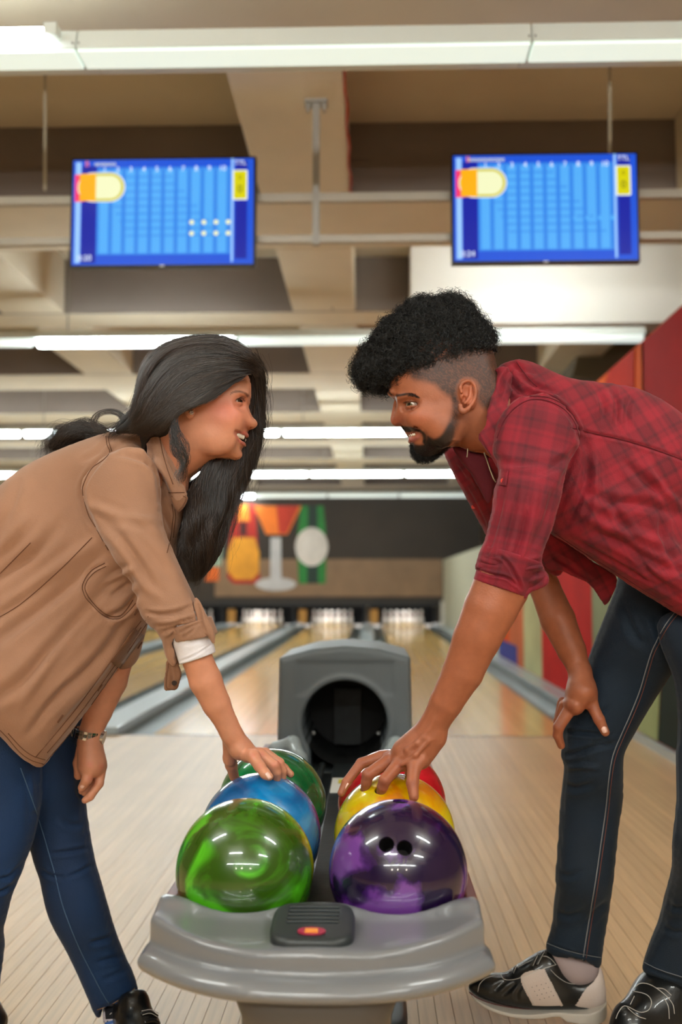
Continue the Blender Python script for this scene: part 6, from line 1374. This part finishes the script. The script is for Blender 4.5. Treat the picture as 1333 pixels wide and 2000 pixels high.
# far shoe, side view: upper split into panels by outline
SY = 2.315
up = [(916,1926),(922,1917),(933,1911),(948,1905),(965,1903),(980,1903),(992,1901),(1004,1893),(1022,1881),(1043,1868),(1056,1860),(1070,1856),(1082,1862),(1092,1876),(1100,1892),(1112,1904),(1128,1910),(1145,1907),(1158,1898),(1166,1890),(1173,1888),(1178,1900),(1182,1924),(1184,1948),(1180,1962),(1150,1968),(1100,1968),(1040,1966),(990,1960),(950,1950),(925,1938)]
shp = Pillow(up, [(1050, 1920, SY)], a=1.15, tmax=.05, h=.002, n=4)
uf = Field([('+', shp, 0), ('-', Pillow([(1086,1850),(1096,1878),(1108,1896),(1126,1903),(1146,1900),(1160,1888),(1170,1870),(1170,1840),(1090,1840)], [(1125, 1880, SY)], a=1, tmax=.040, h=.002, n=3), .003)])
V, F = iso(uf, .0018); V = folds(V, F, [([(965,1935),(985,1918),(1000,1910)], 5, .002), ([(980,1945),(998,1930),(1010,1920)], 5, .002), ([(1020,1925),(1010,1940),(1012,1955)], 4, .0015)])
Qs = to_px(V); WB = inpoly(Qs, [(1018,1907),(1062,1893),(1066,1898),(1098,1960),(1095,1964),(1045,1964),(1040,1960)]); HL = inpoly(Qs, [(1160,1893),(1172,1886),(1190,1900),(1192,1965),(1130,1966),(1131,1955),(1145,1932),(1164,1912)])
sho = fastmesh('shoe', V, F, [M_leb, M_lew], mo); mi = np.zeros(len(F), np.int32); mi[(WB | HL)[F].sum(1) >= 2] = 1; sho.data.polygons.foreach_set('material_index', mi); tag(sho, 'black and white leather bowling shoe')
stitched('white_stitching', sho, [([(934,1937),(938,1922),(950,1911),(970,1905)], 1), ([(979,1903),(984,1912),(1000,1914),(1025,1907),(1062,1892),(1087,1884)], 1), ([(981,1901),(1000,1896),(1030,1880),(1060,1868),(1075,1872),(1086,1884)], 1), ([(1019,1909),(1044,1962)], 1), ([(1064,1898),(1096,1960)], 1), ([(1076,1894),(1090,1908),(1110,1920),(1135,1922),(1158,1914)], 1)], .0006, M_wst, sho)
dots = MB()
for ix in range(4):
    for iy in range(4):
        x = 1040+iy*5+ix*9; y = 1928+iy*8-ix*2.5; q = shp.on(x, y, -.0002); dots.tube([q, q+np.array([0, -.0006, 0])], .0009, 6)
dots.build('perforation', mat('dark_dots', rgb(70, 60, 56), .7), sho)
soq = [at(x, y, SY) for x, y in [(913,1924),(918,1934),(930,1945),(950,1954),(975,1961),(1005,1966),(1040,1968),(1090,1966),(1140,1966),(1183,1952),(1184,1962),(1184,1974),(1172,1983),(1140,1984.5),(1101,1981),(1090,1972),(1060,1974),(1030,1973),(995,1969),(965,1962),(938,1953),(920,1940)]]
class SoleF:
    """sole: side outline kept inside a shoe-shaped plan"""
    def __init__(s):
        s.pl = Slab([(913,1924),(918,1932),(930,1943),(950,1951),(975,1958),(1005,1963),(1040,1965),(1090,1964),(1140,1964),(1183,1951),(1184.5,1962),(1184,1974),(1172,1983),(1140,1984.5),(1101,1981),(1088,1972),(1060,1974),(1030,1973),(995,1969),(965,1962),(938,1953),(920,1941)], [(1050, 1950, SY)], .2, rim=.002, h=.0015, n=2)
        x0 = at(914, 1930, SY).x; x1 = at(1185, 1960, SY).x; s.x0, s.x1 = x0, x1; s.c = s.pl.c.copy(); s.R = .2; s.pl.R
    def __call__(s, P):
        u = np.clip((P[..., 0]-s.x0)/(s.x1-s.x0), -.1, 1.1); q = np.clip(u, 0, 1)
        w = .050*np.sqrt(np.maximum(1e-4, 1-(1-np.minimum(q/.30, 1))**2))-.012*np.exp(-((q-.62)/.14)**2)-.006*(q > .7)*(q-.7)/.3; w = w*np.sqrt(np.maximum(1e-4, 1-np.maximum(0, (q-.88)/.12)**2))
        return smax(s.pl(P), (np.abs(P[..., 1]-SY)-w)*.8, .002)
V, F = iso(Field([('+', SoleF(), 0)]), .0018)
so = fastmesh('sole', V, F, M_sole, sho)
stitched('welt', so, [([(915,1934),(928,1947),(950,1957),(975,1964),(1005,1969),(1040,1971),(1085,1969)], 1)], .0016, M_solr, sho)
for a_, b_, c_ in (((1062,1862),(1049,1885),(1000,0)), ((1052,1866),(1040,1888),(0, 0)), ((1010,1889),(1003,1903),(0, 0))):
    stitched('shoe_strap', sho, [([a_, ((a_[0]+b_[0])/2-1, (a_[1]+b_[1])/2), b_], 1)], .0040, M_leb, sho, off=.001)
    stitched('strap_stitching', sho, [([(a_[0]+3, a_[1]), (b_[0]+3, b_[1])], 1)], .0005, M_wst, sho, off=.0052)
# near shoe, three-quarter view at the lower right corner
sh2 = simple_shoe((.79, 2.29, 0), (.475, 2.13, 0), mo, w=.046, k=1.2, extra=[('+', Cap(A(1232, 1990, 2.175), A(1292, 1948, 2.235), .036, .043), .06), ('+', Cap(A(1292, 1944, 2.235), A(1345, 1946, 2.27), .043, .040), .06)]); sh2['label'] = 'black leather bowling shoe pointing towards the camera'
stitched('white_stitching', sh2, [([(1240,1930),(1252,1921),(1272,1924),(1296,1940),(1314,1960),(1318,1980)], 1), ([(1236,1936),(1262,1942),(1273,1955),(1268,1972),(1250,1977),(1222,1965),(1210,1976),(1204,1990)], 1), ([(1240,1946),(1232,1962)], 1), ([(1226,1968),(1245,1984),(1262,1990)], 1), ([(1298,1950),(1306,1966),(1308,1990)], 1), ([(1282,1930),(1298,1932),(1312,1944)], 1)], .0007, M_wst, sh2)
V, F = iso(Field([('+', Cap(A(1332, 1890, 2.27), A(1336, 1925, 2.27), .034, .034), 0)]), .004); fastmesh('sock', V, F, bpy.data.materials['grey_sock'], mo)
